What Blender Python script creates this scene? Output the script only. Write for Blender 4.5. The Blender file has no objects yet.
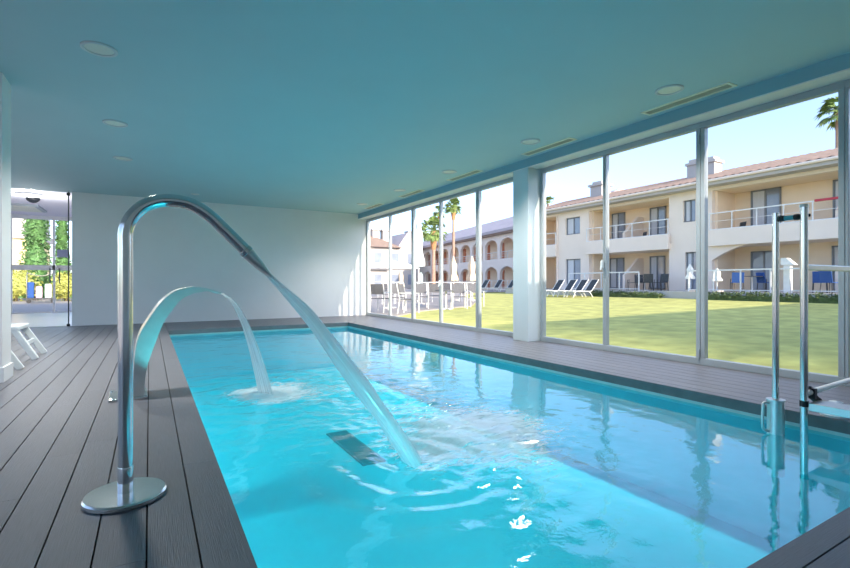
import bpy, bmesh, math, random
from mathutils import Vector, Matrix, noise
random.seed(7)
PI = math.pi
S = bpy.context.scene
C = S.collection

# ------------------------------------------------------------------ camera, sky, sun, exposure
HC = 1.05                      # eye height above the deck
FPX = 471.0                    # focal length in pixels of an 850 px wide frame
YAW = math.radians(30.32)
V0 = 282.9
cam_d = bpy.data.cameras.new('camera')
cam = bpy.data.objects.new('camera', cam_d)
C.objects.link(cam)
cam.location = (0, 0, HC)
cam.rotation_euler = (PI / 2, 0, -YAW)
cam_d.sensor_width = 36
cam_d.lens = FPX / 850 * 36
cam_d.shift_y = -(284 - V0) / 850
cam_d.clip_start = 0.05
cam_d.clip_end = 600
S.camera = cam

SUN_AZ, SUN_EL = math.radians(8.2), math.radians(19.9)
world = bpy.data.worlds.new('sky')
S.world = world
world.use_nodes = True
wn = world.node_tree.nodes
wl = world.node_tree.links
bg = wn['Background']
sky = wn.new('ShaderNodeTexSky')
sky.sky_type = 'NISHITA'
sky.sun_disc = False
sky.sun_elevation = SUN_EL
sky.sun_rotation = PI - SUN_AZ
sky.altitude = 50
sky.air_density = 0.9
sky.dust_density = 1.2
sky.ozone_density = 1.3
hs_ = wn.new('ShaderNodeHueSaturation')      # thin summer haze: a paler sky
hs_.inputs['Saturation'].default_value = 0.8
wl.new(sky.outputs['Color'], hs_.inputs['Color'])
mu_ = wn.new('ShaderNodeMix')
mu_.data_type = 'RGBA'; mu_.blend_type = 'MULTIPLY'
mu_.inputs['Factor'].default_value = 1.0
mu_.inputs['B'].default_value = (0.74, 0.82, 0.985, 1)
wl.new(hs_.outputs['Color'], mu_.inputs['A'])
wl.new(mu_.outputs['Result'], bg.inputs['Color'])
bg.inputs['Strength'].default_value = 0.42
sd = bpy.data.lights.new('sun', 'SUN')
sd.energy = 6.0
sd.angle = math.radians(0.6)
sd.color = (1.0, 0.86, 0.68)
so = bpy.data.objects.new('sun', sd)
C.objects.link(so)
so.location = (20, -40, 30)
so.rotation_euler = Vector((-math.sin(SUN_AZ) * math.cos(SUN_EL), math.cos(SUN_AZ) * math.cos(SUN_EL), -math.sin(SUN_EL))).to_track_quat('-Z', 'Y').to_euler()

LAMP_W = 105.0                  # each ceiling downlight
POOL_FILL_W = 44.0                  # each added underwater fill lamp

S.view_settings.view_transform = 'Standard'
S.view_settings.look = 'None'
S.view_settings.exposure = 0.28
S.view_settings.gamma = 1.0
S.view_settings.use_curve_mapping = False
S.cycles.transparent_max_bounces = 24
S.cycles.max_bounces = 10
S.cycles.diffuse_bounces = 6
S.cycles.caustics_reflective = False
S.cycles.caustics_refractive = False
S.cycles.sample_clamp_indirect = 6.0

CY, SY = math.cos(YAW), math.sin(YAW)
def ray(u):
    a = (u - 425) / FPX
    return CY * a + SY, CY - SY * a
def at(u, v, X=None, Y=None, z=None):
    """the place in the room seen at photo pixel (u, v) on one known plane"""
    dx, dy = ray(u)
    if X is not None: t = X / dx
    elif Y is not None: t = Y / dy
    else: t = (HC - z) * FPX / (v - V0)
    return Vector((t * dx, t * dy, HC - (v - V0) * t / FPX))

# ------------------------------------------------------------------ materials
def srgb(r, g, b):
    f = lambda c: c / 12.92 if c <= 0.04045 else ((c + 0.055) / 1.055) ** 2.4
    return (f(r / 255), f(g / 255), f(b / 255), 1)
def mat(name, col, rough=0.6, metal=0.0, var=0.06, scale=6.0, bump=0.0, bscale=40.0, stretch=(1, 1, 1), spec=0.5, coords='Object', rand=0.0):
    m = bpy.data.materials.new(name)
    m.use_nodes = True
    n, l = m.node_tree.nodes, m.node_tree.links
    p = n['Principled BSDF']
    p.inputs['Roughness'].default_value = rough
    p.inputs['Metallic'].default_value = metal
    p.inputs['Specular IOR Level'].default_value = spec
    tc = n.new('ShaderNodeTexCoord')
    mp = n.new('ShaderNodeMapping')
    mp.inputs['Scale'].default_value = stretch
    l.new(tc.outputs[coords], mp.inputs['Vector'])
    nz = n.new('ShaderNodeTexNoise')
    nz.inputs['Scale'].default_value = scale
    nz.inputs['Detail'].default_value = 5
    l.new(mp.outputs[0], nz.inputs['Vector'])
    rp = n.new('ShaderNodeValToRGB')
    c = Vector(col[:3])
    rp.color_ramp.elements[0].position = 0.3
    rp.color_ramp.elements[1].position = 0.7
    rp.color_ramp.elements[0].color = (*(c * (1 - var)), 1)
    rp.color_ramp.elements[1].color = (*[min(1, x) for x in c * (1 + var)], 1)
    l.new(nz.outputs['Fac'], rp.inputs[0])
    out = rp.outputs[0]
    if rand:
        g = n.new('ShaderNodeNewGeometry')
        mr = n.new('ShaderNodeMapRange')
        mr.inputs['To Min'].default_value = 1 - rand
        mr.inputs['To Max'].default_value = 1 + rand
        l.new(g.outputs['Random Per Island'], mr.inputs['Value'])
        hs = n.new('ShaderNodeHueSaturation')
        l.new(mr.outputs[0], hs.inputs['Value'])
        l.new(out, hs.inputs['Color'])
        out = hs.outputs[0]
    l.new(out, p.inputs['Base Color'])
    if bump:
        n2 = n.new('ShaderNodeTexNoise')
        n2.inputs['Scale'].default_value = bscale
        n2.inputs['Detail'].default_value = 4
        l.new(mp.outputs[0], n2.inputs['Vector'])
        b = n.new('ShaderNodeBump')
        b.inputs['Strength'].default_value = bump
        b.inputs['Distance'].default_value = 0.01
        l.new(n2.outputs['Fac'], b.inputs['Height'])
        l.new(b.outputs[0], p.inputs['Normal'])
    return m
def fresnel(n, l, ior):
    # both faces of a thin clear body reflect alike
    g = n.new('ShaderNodeNewGeometry')
    mr = n.new('ShaderNodeMapRange')
    mr.inputs['To Min'].default_value = ior
    mr.inputs['To Max'].default_value = 1 / ior
    l.new(g.outputs['Backfacing'], mr.inputs['Value'])
    f = n.new('ShaderNodeFresnel')
    l.new(mr.outputs[0], f.inputs['IOR'])
    return f
def glass_mat(name, tint=(0.99, 0.995, 0.995), ior=1.1):
    m = bpy.data.materials.new(name)
    m.use_nodes = True
    n, l = m.node_tree.nodes, m.node_tree.links
    n.remove(n['Principled BSDF'])
    o = n['Material Output']
    fr = fresnel(n, l, ior)
    tr = n.new('ShaderNodeBsdfTransparent'); tr.inputs[0].default_value = (*tint, 1)
    gl = n.new('ShaderNodeBsdfGlossy'); gl.inputs['Roughness'].default_value = 0.0
    mx = n.new('ShaderNodeMixShader')
    l.new(fr.outputs[0], mx.inputs[0]); l.new(tr.outputs[0], mx.inputs[1]); l.new(gl.outputs[0], mx.inputs[2])
    l.new(mx.outputs[0], o.inputs['Surface'])
    return m

M = {}
M['deck_y'] = mat('composite_deck_lengthwise', srgb(104, 105, 112), 0.4, var=0.13, scale=10, bump=0.22, bscale=10, stretch=(26, 0.7, 1), rand=0.06)
M['deck_x'] = mat('composite_deck_crosswise', srgb(104, 105, 112), 0.4, var=0.13, scale=10, bump=0.22, bscale=10, stretch=(0.7, 26, 1), rand=0.06)
M['underdeck'] = mat('deck_substrate', srgb(24, 26, 30), 0.9)
M['fascia'] = mat('deck_edge_fascia', srgb(112, 118, 120), 0.6, var=0.12, scale=8)
M['wall'] = mat('white_plaster', srgb(226, 228, 230), 0.85, var=0.015, scale=2, bump=0.05, bscale=120)
M['ceil'] = mat('turquoise_ceiling', srgb(176, 206, 212), 0.8, var=0.012, scale=1.5)  # one even pale turquoise base colour
M['beam'] = mat('pale_turquoise_paint', srgb(138, 178, 190), 0.7, var=0.012, scale=2)  # even turquoise, a deeper tone than the ceiling
M['column'] = mat('white_column_paint', srgb(208, 220, 226), 0.7, var=0.012, scale=2)
M['soffit'] = mat('white_soffit_paint', srgb(228, 230, 230), 0.7, var=0.015, scale=2)
M['alu'] = mat('grey_aluminium', srgb(168, 176, 182), 0.42, metal=0.25, var=0.03, scale=8)
M['alu_dark'] = mat('dark_gasket', srgb(70, 76, 82), 0.5)
M['glass'] = glass_mat('window_glass')
M['steel'] = mat('brushed_stainless_steel', (0.72, 0.73, 0.72, 1), 0.13, metal=1.0, var=0.03, scale=30, stretch=(1, 1, 0.05))
M['steel_plate'] = mat('polished_steel_plate', (0.7, 0.71, 0.7, 1), 0.2, metal=1.0, var=0.05, scale=20)
M['steel_satin'] = mat('satin_steel_blade', (0.66, 0.68, 0.67, 1), 0.33, metal=1.0, var=0.05, scale=12)
M['black'] = mat('black_plastic', srgb(22, 26, 32), 0.5)
M['teal_plastic'] = mat('teal_plastic', srgb(70, 160, 175), 0.4)
M['white_plastic'] = mat('white_plastic', srgb(225, 232, 235), 0.4, var=0.02)
M['lamp_rim'] = mat('lamp_rim', srgb(205, 210, 212), 0.5, var=0.02)
M['lens'] = mat('frosted_lamp_lens', srgb(226, 226, 214), 0.4, var=0.03)
M['vent'] = mat('cream_vent_metal', srgb(236, 233, 210), 0.5, var=0.03)
M['vent_dark'] = mat('vent_slot', srgb(192, 188, 168), 0.7)
M['basin'] = mat('pool_liner', srgb(196, 240, 250), 0.6, var=0.03, scale=3)
M['basin_lip'] = mat('pool_waterline_tile', srgb(196, 222, 220), 0.4, var=0.05, scale=10)
M['grille'] = mat('drain_grille_plastic', srgb(128, 150, 160), 0.6)

# water surface: clear where calm, white where aerated
def water_mat():
    m = bpy.data.materials.new('pool_water')
    m.use_nodes = True
    n, l = m.node_tree.nodes, m.node_tree.links
    n.remove(n['Principled BSDF'])
    o = n['Material Output']
    tc = n.new('ShaderNodeTexCoord')
    n1 = n.new('ShaderNodeTexNoise'); n1.inputs['Scale'].default_value = 10; n1.inputs['Detail'].default_value = 4
    l.new(tc.outputs['Object'], n1.inputs['Vector'])
    at_ = n.new('ShaderNodeAttribute'); at_.attribute_name = 'foam'
    at2 = n.new('ShaderNodeAttribute'); at2.attribute_name = 'rough'
    bp = n.new('ShaderNodeBump'); bp.inputs['Distance'].default_value = 0.02
    l.new(at2.outputs['Fac'], bp.inputs['Strength'])
    l.new(n1.outputs['Fac'], bp.inputs['Height'])
    fr = fresnel(n, l, 2.7)
    l.new(bp.outputs[0], fr.inputs['Normal'])
    tr = n.new('ShaderNodeBsdfTransparent'); tr.inputs[0].default_value = (0.13, 0.88, 0.97, 1)
    gl = n.new('ShaderNodeBsdfGlossy'); gl.inputs['Roughness'].default_value = 0.02
    l.new(bp.outputs[0], gl.inputs['Normal'])
    mx = n.new('ShaderNodeMixShader')
    l.new(fr.outputs[0], mx.inputs[0]); l.new(tr.outputs[0], mx.inputs[1]); l.new(gl.outputs[0], mx.inputs[2])
    # foam: stretched streaky noise thresholded by the foam field
    mp = n.new('ShaderNodeMapping'); mp.inputs['Rotation'].default_value = (0, 0, 0.5); mp.inputs['Scale'].default_value = (2.6, 7.0, 1)
    l.new(tc.outputs['Object'], mp.inputs['Vector'])
    n2 = n.new('ShaderNodeTexNoise'); n2.inputs['Scale'].default_value = 2.4; n2.inputs['Detail'].default_value = 7; n2.inputs['Roughness'].default_value = 0.62
    n2.inputs['Distortion'].default_value = 1.1
    l.new(mp.outputs[0], n2.inputs['Vector'])
    ad = n.new('ShaderNodeMath'); ad.operation = 'ADD'
    l.new(n2.outputs['Fac'], ad.inputs[0]); l.new(at_.outputs['Fac'], ad.inputs[1])
    mr = n.new('ShaderNodeMapRange'); mr.interpolation_type = 'SMOOTHSTEP'
    mr.inputs['From Min'].default_value = 0.84; mr.inputs['From Max'].default_value = 1.22
    mr.inputs['To Max'].default_value = 0.85
    l.new(ad.outputs[0], mr.inputs['Value'])
    df = n.new('ShaderNodeBsdfDiffuse'); df.inputs['Color'].default_value = (0.94, 0.98, 1.0, 1)
    l.new(bp.outputs[0], df.inputs['Normal'])
    tl = n.new('ShaderNodeBsdfTranslucent'); tl.inputs['Color'].default_value = (0.8, 0.95, 0.98, 1)
    fm = n.new('ShaderNodeMixShader'); fm.inputs[0].default_value = 0.2
    l.new(df.outputs[0], fm.inputs[1]); l.new(tl.outputs[0], fm.inputs[2])
    fg = n.new('ShaderNodeBsdfGlossy'); fg.inputs['Roughness'].default_value = 0.22
    l.new(bp.outputs[0], fg.inputs['Normal'])
    fm2 = n.new('ShaderNodeMixShader'); fm2.inputs[0].default_value = 0.32
    l.new(fm.outputs[0], fm2.inputs[1]); l.new(fg.outputs[0], fm2.inputs[2])
    fm = fm2
    m2 = n.new('ShaderNodeMixShader')
    l.new(mr.outputs[0], m2.inputs[0]); l.new(mx.outputs[0], m2.inputs[1]); l.new(fm.outputs[0], m2.inputs[2])
    l.new(m2.outputs[0], o.inputs['Surface'])
    return m
def jet_mat(name, dens, sc):
    m = bpy.data.materials.new(name)
    m.use_nodes = True
    n, l = m.node_tree.nodes, m.node_tree.links
    n.remove(n['Principled BSDF'])
    o = n['Material Output']
    at_ = n.new('ShaderNodeAttribute'); at_.attribute_name = 'run'
    mp = n.new('ShaderNodeMapping'); mp.inputs['Scale'].default_value = sc
    l.new(at_.outputs['Vector'], mp.inputs['Vector'])
    nz = n.new('ShaderNodeTexNoise'); nz.inputs['Scale'].default_value = 1.0; nz.inputs['Detail'].default_value = 4
    l.new(mp.outputs[0], nz.inputs['Vector'])
    mr = n.new('ShaderNodeMapRange')
    mr.inputs['From Min'].default_value = 0.35; mr.inputs['From Max'].default_value = 0.7
    mr.inputs['To Min'].default_value = dens[0]; mr.inputs['To Max'].default_value = dens[1]
    l.new(nz.outputs['Fac'], mr.inputs['Value'])
    df = n.new('ShaderNodeBsdfDiffuse'); df.inputs['Color'].default_value = (0.97, 0.99, 1, 1)
    tl = n.new('ShaderNodeBsdfTranslucent'); tl.inputs['Color'].default_value = (0.93, 0.97, 0.98, 1)
    gl = n.new('ShaderNodeBsdfGlossy'); gl.inputs['Roughness'].default_value = 0.15
    a1 = n.new('ShaderNodeMixShader'); a1.inputs[0].default_value = 0.5
    l.new(df.outputs[0], a1.inputs[1]); l.new(tl.outputs[0], a1.inputs[2])
    a2 = n.new('ShaderNodeMixShader'); a2.inputs[0].default_value = 0.05
    l.new(a1.outputs[0], a2.inputs[1]); l.new(gl.outputs[0], a2.inputs[2])
    tr = n.new('ShaderNodeBsdfTransparent'); tr.inputs[0].default_value = (0.97, 1, 1, 1)
    a3 = n.new('ShaderNodeMixShader')
    l.new(mr.outputs[0], a3.inputs[0]); l.new(tr.outputs[0], a3.inputs[1]); l.new(a2.outputs[0], a3.inputs[2])
    l.new(a3.outputs[0], o.inputs['Surface'])
    return m
M['water'] = water_mat()
M['jet'] = jet_mat('aerated_water_jet', (0.7, 1.0), (16, 1.2, 1))
M['sheet'] = jet_mat('falling_water_sheet', (0.25, 0.92), (26, 1.0, 1))

# outdoors
M['lawn'] = mat('mown_lawn', srgb(206, 204, 124), 0.9, var=0.2, scale=2.2, bump=0.9, bscale=90, spec=0.1)
M['paving'] = mat('pale_paving', srgb(178, 168, 160), 0.85, var=0.06, scale=3)
M['terrace'] = mat('terrace_stone', srgb(196, 190, 184), 0.85, var=0.05, scale=3)
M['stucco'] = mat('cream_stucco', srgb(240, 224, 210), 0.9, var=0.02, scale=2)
M['stucco_bounce'] = mat('bounce_tinted_stucco', srgb(244, 222, 196), 0.9, var=0.03, scale=2)  # peach tint paints in the sunlight bounced into the loggias
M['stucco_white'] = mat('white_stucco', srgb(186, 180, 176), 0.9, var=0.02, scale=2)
M['roof'] = mat('clay_roof_tiles', srgb(150, 128, 114), 0.9, var=0.18, scale=3)
M['roof_grey'] = mat('grey_pink_roof', srgb(188, 176, 178), 0.85, var=0.06, scale=1)
M['win_frame'] = mat('grey_window_frame', srgb(128, 132, 138), 0.5)
M['win_pane'] = mat('dark_window_pane', srgb(140, 150, 168), 0.08, var=0.15, scale=1.2, spec=0.8)
M['curtain'] = mat('curtain', srgb(206, 208, 214), 0.8, var=0.06, scale=3, stretch=(1, 8, 0.3))
M['door_wood'] = mat('orange_wood_door', srgb(196, 120, 84), 0.6, var=0.08)
M['rail'] = mat('white_railing', srgb(232, 232, 232), 0.5)
M['mesh_grey'] = mat('grey_sling_fabric', srgb(104, 104, 108), 0.8)
M['mesh_dark'] = mat('dark_sling_fabric', srgb(66, 70, 74), 0.8)
M['white_metal'] = mat('white_metal', srgb(232, 232, 230), 0.5)
M['blue_fabric'] = mat('blue_fabric', srgb(44, 84, 150), 0.8)
M['dark_metal'] = mat('dark_metal', srgb(60, 60, 64), 0.5)
M['parasol'] = mat('cream_parasol_canvas', srgb(222, 200, 172), 0.9, var=0.05)
M['parasol_white'] = mat('white_parasol_canvas', srgb(245, 243, 238), 0.9, var=0.03)
M['hedge'] = mat('hedge_leaves', srgb(86, 104, 62), 0.8, var=0.35, scale=8)
M['leaf'] = mat('tree_leaves', srgb(82, 122, 66), 0.7, var=0.3, scale=3, rand=0.25)
M['leaf_yellow'] = mat('yellow_green_leaves', srgb(176, 178, 92), 0.7, var=0.25, scale=3, rand=0.2)
M['palm_leaf'] = mat('palm_leaf', srgb(128, 150, 84), 0.6, var=0.2, scale=4, rand=0.25)
M['palm_skirt'] = mat('dry_palm_fronds', srgb(190, 136, 96), 0.9, var=0.2)
M['palm_trunk'] = mat('palm_trunk', srgb(176, 142, 124), 0.9, var=0.15, scale=4, stretch=(1, 1, 4))
M['bark'] = mat('bark', srgb(104, 88, 72), 0.9)
M['lobby_floor'] = mat('pale_lobby_floor', srgb(214, 212, 216), 0.3, var=0.02)
M['lobby_ceil'] = mat('white_lobby_ceiling', srgb(236, 232, 240), 0.8, var=0.01)
M['sign'] = mat('grey_sign_plate', srgb(150, 158, 186), 0.5)
M['brass'] = mat('brass_tube', (0.7, 0.62, 0.42, 1), 0.25, metal=1.0)
M['pink_fabric'] = mat('pink_fabric', srgb(214, 176, 196), 0.8)
M['white_fabric'] = mat('white_fabric', srgb(226, 226, 236), 0.8)
M['ochre'] = mat('ochre_sunny_wall', srgb(232, 212, 160), 0.9, var=0.06, scale=1.2)
M['red'] = mat('red_fabric', srgb(190, 70, 84), 0.8)

# ------------------------------------------------------------------ mesh helper
class MB:
    def __init__(s): s.v = []; s.f = []
    def add(s, vs, fs):
        b = len(s.v); s.v += [tuple(x) for x in vs]; s.f += [tuple(b + i for i in f) for f in fs]; return s
    def box(s, x0, x1, y0, y1, z0, z1):
        vs = [(x0, y0, z0), (x1, y0, z0), (x1, y1, z0), (x0, y1, z0), (x0, y0, z1), (x1, y0, z1), (x1, y1, z1), (x0, y1, z1)]
        return s.add(vs, [(0, 3, 2, 1), (4, 5, 6, 7), (0, 1, 5, 4), (1, 2, 6, 5), (2, 3, 7, 6), (3, 0, 4, 7)])
    def bar(s, a, b, w, h=None, up=(0, 0, 1)):
        """rectangular bar from a to b"""
        h = h or w
        a, b = Vector(a), Vector(b); d = (b - a).normalized(); up = Vector(up)
        if abs(d.dot(up)) > 0.97: up = Vector((0, 1, 0))
        x = d.cross(up).normalized(); y = x.cross(d).normalized()
        vs = [p + x * sx * w / 2 + y * sy * h / 2 for p in (a, b) for sx, sy in ((-1, -1), (1, -1), (1, 1), (-1, 1))]
        return s.add(vs, [(3, 2, 1, 0), (4, 5, 6, 7), (0, 1, 5, 4), (1, 2, 6, 5), (2, 3, 7, 6), (3, 0, 4, 7)])
    def tube(s, pts, r, n=12, cap=True, flat=None):
        """swept tube; r number or list; flat=(vector, factor list) squashes along a vector"""
        pts = [Vector(p) for p in pts]; k = len(pts)
        rs = r if isinstance(r, (list, tuple)) else [r] * k
        b = len(s.v); prev = None
        for i, p in enumerate(pts):
            d = (pts[min(i + 1, k - 1)] - pts[max(i - 1, 0)]).normalized()
            if prev is None:
                ref = Vector((0, 0, 1)) if abs(d.z) < 0.9 else Vector((0, 1, 0))
                x = d.cross(ref).normalized()
            else:
                x = (prev - d * prev.dot(d)).normalized()
            prev = x; y = d.cross(x).normalized()
            for j in range(n):
                a = 2 * PI * j / n
                s.v.append(tuple(p + (x * math.cos(a) + y * math.sin(a)) * rs[i]))
        for i in range(k - 1):
            for j in range(n):
                s.f.append((b + i * n + j, b + i * n + (j + 1) % n, b + (i + 1) * n + (j + 1) % n, b + (i + 1) * n + j))
        if cap:
            s.f.append(tuple(b + j for j in reversed(range(n))))
            s.f.append(tuple(b + (k - 1) * n + j for j in range(n)))
        return s
    def lathe(s, prof, n=32, c=(0, 0, 0), cap=True):
        b = len(s.v); k = len(prof)
        for r, z in prof:
            for j in range(n):
                a = 2 * PI * j / n
                s.v.append((c[0] + r * math.cos(a), c[1] + r * math.sin(a), c[2] + z))
        for i in range(k - 1):
            for j in range(n):
                s.f.append((b + i * n + j, b + i * n + (j + 1) % n, b + (i + 1) * n + (j + 1) % n, b + (i + 1) * n + j))
        if cap:
            s.f.append(tuple(b + j for j in reversed(range(n))))
            s.f.append(tuple(b + (k - 1) * n + j for j in range(n)))
        return s
    def prism(s, prof, a, b, axis='y'):
        """extrude 2-D profile (p, q) between a and b; axis y: p=x q=z, axis x: p=y q=z"""
        n = len(prof)
        mk = (lambda p, q, t: (p, t, q)) if axis == 'y' else (lambda p, q, t: (t, p, q))
        vs = [mk(p, q, a) for p, q in prof] + [mk(p, q, b) for p, q in prof]
        fs = [tuple(range(n)), tuple(reversed(range(n, 2 * n)))] + [(i, (i + 1) % n, n + (i + 1) % n, n + i) for i in range(n)]
        return s.add(vs, fs)
    def build(s, name, m, parent=None, smooth=False, bevel=0.0):
        me = bpy.data.meshes.new(name)
        me.from_pydata(s.v, [], s.f)
        bm = bmesh.new(); bm.from_mesh(me)
        bmesh.ops.recalc_face_normals(bm, faces=bm.faces)
        bm.to_mesh(me); bm.free()
        me.materials.append(m)
        o = bpy.data.objects.new(name, me)
        C.objects.link(o)
        if parent: o.parent = parent
        if smooth:
            me.polygons.foreach_set('use_smooth', [True] * len(me.polygons))
            md = o.modifiers.new('edges', 'EDGE_SPLIT'); md.split_angle = math.radians(38)
        if bevel:
            md = o.modifiers.new('bevel', 'BEVEL'); md.width = bevel; md.segments = 2; md.limit_method = 'ANGLE'
        return o
def tag(o, label, cat, group=None, kind=None):
    o['label'] = label; o['category'] = cat
    if group: o['group'] = group
    if kind: o['kind'] = kind
    return o
def thing(name, label, cat, loc=(0, 0, 0), rz=0, group=None):
    o = bpy.data.objects.new(name, None)
    C.objects.link(o)
    o.location = loc; o.rotation_euler = (0, 0, rz)
    o.empty_display_size = 0.1
    return tag(o, label, cat, group)
def struct(o, label=None, cat=None):
    o['kind'] = 'structure'
    if label: o['label'] = label; o['category'] = cat or o.name.split('.')[0].split('_')[0]
    return o
def dup(root, label, loc, rz=0.0, group=None, sc=None):
    r = root.copy(); C.objects.link(r)
    r.location = loc; r.rotation_euler = (0, 0, rz); r['label'] = label
    if group: r['group'] = group
    if sc: r.scale = (sc, sc, sc)
    for ch in list(root.children):
        c = ch.copy(); C.objects.link(c); c.parent = r
        for g in list(ch.children):
            d = g.copy(); C.objects.link(d); d.parent = c
    return r

# ------------------------------------------------------------------ room shell
XG = 6.138                       # glass wall
XPL, XPR = 0.345, 4.56           # pool sides
YPN, YPF = 0.904, 11.85          # pool ends
YB = 14.22                       # end wall
ZC = HC + 2.217                  # ceiling
ZS = HC + 2.058                  # soffit / window head
XB = 5.815                       # beam face
XL, YN = -4.6, -2.4              # outer left wall, wall behind the viewer
ZW = -0.125                      # water level
PITCH = 0.1775

def boards_y(x0, x1, y0, y1, first=None):
    mb = MB(); x = x1
    while x > x0 + 0.01:
        xa = max(x0, x - PITCH)
        L = random.uniform(2.0, 3.4); y = y0
        segs = []
        while y < y1 - 0.01:
            ye = min(y1, y + (L if segs else random.uniform(1, 3)))
            if y1 - ye < 0.5: ye = y1
            segs.append((y, ye)); y = ye
        if first and x == x1: segs = first
        for a, b in segs:
            mb.box(xa + 0.0035, x - 0.0035, a + 0.0012, b - 0.0012, -0.024, 0.0)
        x -= PITCH
    return mb
def boards_x(x0, x1, y0, y1):
    mb = MB(); y = y0
    while y < y1 - 0.01:
        yb = min(y1, y + PITCH)
        mb.box(x0 + 0.0035, x1 - 0.0035, y + 0.0035, yb - 0.0035, -0.024, 0.0)
        y += PITCH
    return mb
fl = boards_y(XL, XPL, YN, YB, first=[(YN, 0.9), (0.9, 3.05), (3.05, 5.22), (5.22, 7.4), (7.4, 9.6), (9.6, YPF + .178), (YPF + .178, YB)]).build('floor', M['deck_y'])
struct(fl, 'grey composite deck of lengthwise boards along the left side of the pool', 'floor')
struct(boards_x(XPL, XG - 0.04, YPF, YB).build('floor', M['deck_x']), 'grey composite deck between the far pool end and the white wall', 'floor')
struct(boards_y(XPR, XG - 0.04, YPN, YPF).build('floor', M['deck_y']), 'grey deck strip between the pool and the glass wall', 'floor')
struct(boards_x(XPL, XG - 0.04, YN, YPN).build('floor', M['deck_x']), 'grey deck corner at the near end of the pool, low in the photo', 'floor')
# sub-base and fascia round the pool opening
sb = MB()
sb.box(XL, XPL - 0.03, YN, YB, -0.3, -0.028)
sb.box(XPL - 0.03, XG, YPF + 0.03, YB, -0.3, -0.028)
sb.box(XPR + 0.03, XG, YPN - 0.03, YPF + 0.03, -0.3, -0.028)
sb.box(XPL - 0.03, XG, YN, YPN - 0.03, -0.3, -0.028)
struct(sb.build('floor_base', M['underdeck']))
fa = MB()
fa.box(XPL - 0.03, XPL, YPN - 0.03, YPF + 0.03, -0.095, -0.003)
fa.box(XPR, XPR + 0.03, YPN - 0.03, YPF + 0.03, -0.095, -0.003)
fa.box(XPL, XPR, YPF, YPF + 0.03, -0.095, -0.003)
fa.box(XPL, XPR, YPN - 0.03, YPN, -0.095, -0.003)
struct(fa.build('trim_1', M['fascia']), 'dark board edging round the pool rim', 'trim')

# pool basin
ZF = -1.15
ba = MB()
ba.box(XPL - 0.2, XPR + 0.2, YPN - 0.2, YPF + 0.2, ZF - 0.1, ZF)
ba.box(XPL - 0.2, XPL - 0.012, YPN - 0.2, YPF + 0.2, ZF, -0.15)
ba.box(XPR + 0.012, XPR + 0.2, YPN - 0.2, YPF + 0.2, ZF, -0.15)
ba.box(XPL - 0.012, XPR + 0.012, YPF + 0.012, YPF + 0.2, ZF, -0.15)
ba.box(XPL - 0.012, XPR + 0.012, YPN - 0.2, YPN - 0.012, ZF, -0.15)
basin = struct(ba.build('pool_basin', M['basin']), 'light blue lined basin of the indoor swimming pool', 'pool')
lp = MB()
lp.box(XPL - 0.03, XPL - 0.012, YPN - 0.03, YPF + 0.03, -0.15, -0.095)
lp.box(XPR + 0.012, XPR + 0.03, YPN - 0.03, YPF + 0.03, -0.15, -0.095)
lp.box(XPL - 0.012, XPR + 0.012, YPF + 0.012, YPF + 0.03, -0.15, -0.095)
lp.box(XPL - 0.012, XPR + 0.012, YPN - 0.03, YPN - 0.012, -0.15, -0.095)
lp.build('waterline_tile', M['basin_lip'], basin)

# walls, ceiling
struct(MB().box(-1.63, XG + 0.1, YB, YB + 0.18, 0, ZC).build('wall_back', M['wall']), 'plain white end wall behind the pool', 'wall')
mb = MB().box(XL - 0.2, XL, YN - 0.2, YB + 0.18, -0.3, 0.05).box(XL - 0.2, XL, YN - 0.2, YB + 0.18, ZC - 0.12, ZC)
for q in range(7): mb.box(XL - 0.2, XL, YN - 0.2 + q * 2.76, YN + 0.1 + q * 2.76, 0.05, ZC - 0.12)
struct(mb.build('wall_left', M['wall']))
for q in range(6):  # glazing added on the unseen left side to let in more daylight
    w = thing('window_%d' % (q + 21), 'glass pane of the garden front behind the viewer\'s left, number %s along' % ('one', 'two', 'three', 'four', 'five', 'six')[q], 'window'); w['kind'] = 'structure'
    MB().box(XL - 0.11, XL - 0.1, YN + 0.1 + q * 2.76, YN - 0.2 + (q + 1) * 2.76, 0.05, ZC - 0.12).build('pane', M['glass'], w)
struct(MB().box(-40, XL - 0.2, -20, YB, -0.14, -0.05).build('ground', M['paving']))
struct(MB().box(XL, XG + 0.2, YN - 0.2, YN, -0.3, ZC).build('wall_near', M['wall']))
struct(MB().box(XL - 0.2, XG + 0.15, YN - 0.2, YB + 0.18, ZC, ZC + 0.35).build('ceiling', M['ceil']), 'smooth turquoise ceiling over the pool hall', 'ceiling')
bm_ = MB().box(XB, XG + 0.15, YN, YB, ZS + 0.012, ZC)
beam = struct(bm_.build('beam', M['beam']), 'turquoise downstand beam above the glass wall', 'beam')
MB().box(XB + 0.003, XG + 0.14, YN, YB, ZS, ZS + 0.012).build('soffit', M['soffit'], beam)
# column in the glass wall
c0, c1, c2 = at(513, 300, X=XB), at(528, 300, X=XB), None
COLY0, COLY1 = c1.y, c0.y
dx, dy = ray(541); COLX1 = COLY0 / dy * dx
struct(MB().box(XB, XG + 0.12, COLY0, COLY1, 0, ZS).build('column', M['column'], bevel=0.006), 'square painted column standing in the glass wall', 'column')
# pier on the left
pier = struct(MB().box(-1.72, -1.34, 6.53, 6.9, 0, ZC).build('pillar', M['wall'], bevel=0.004), 'white square pillar at the left edge of the photo', 'pillar')
MB().box(-1.735, -1.322, 6.515, 6.915, 0, 0.16).build('plinth', M['wall'], pier, bevel=0.003)

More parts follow.
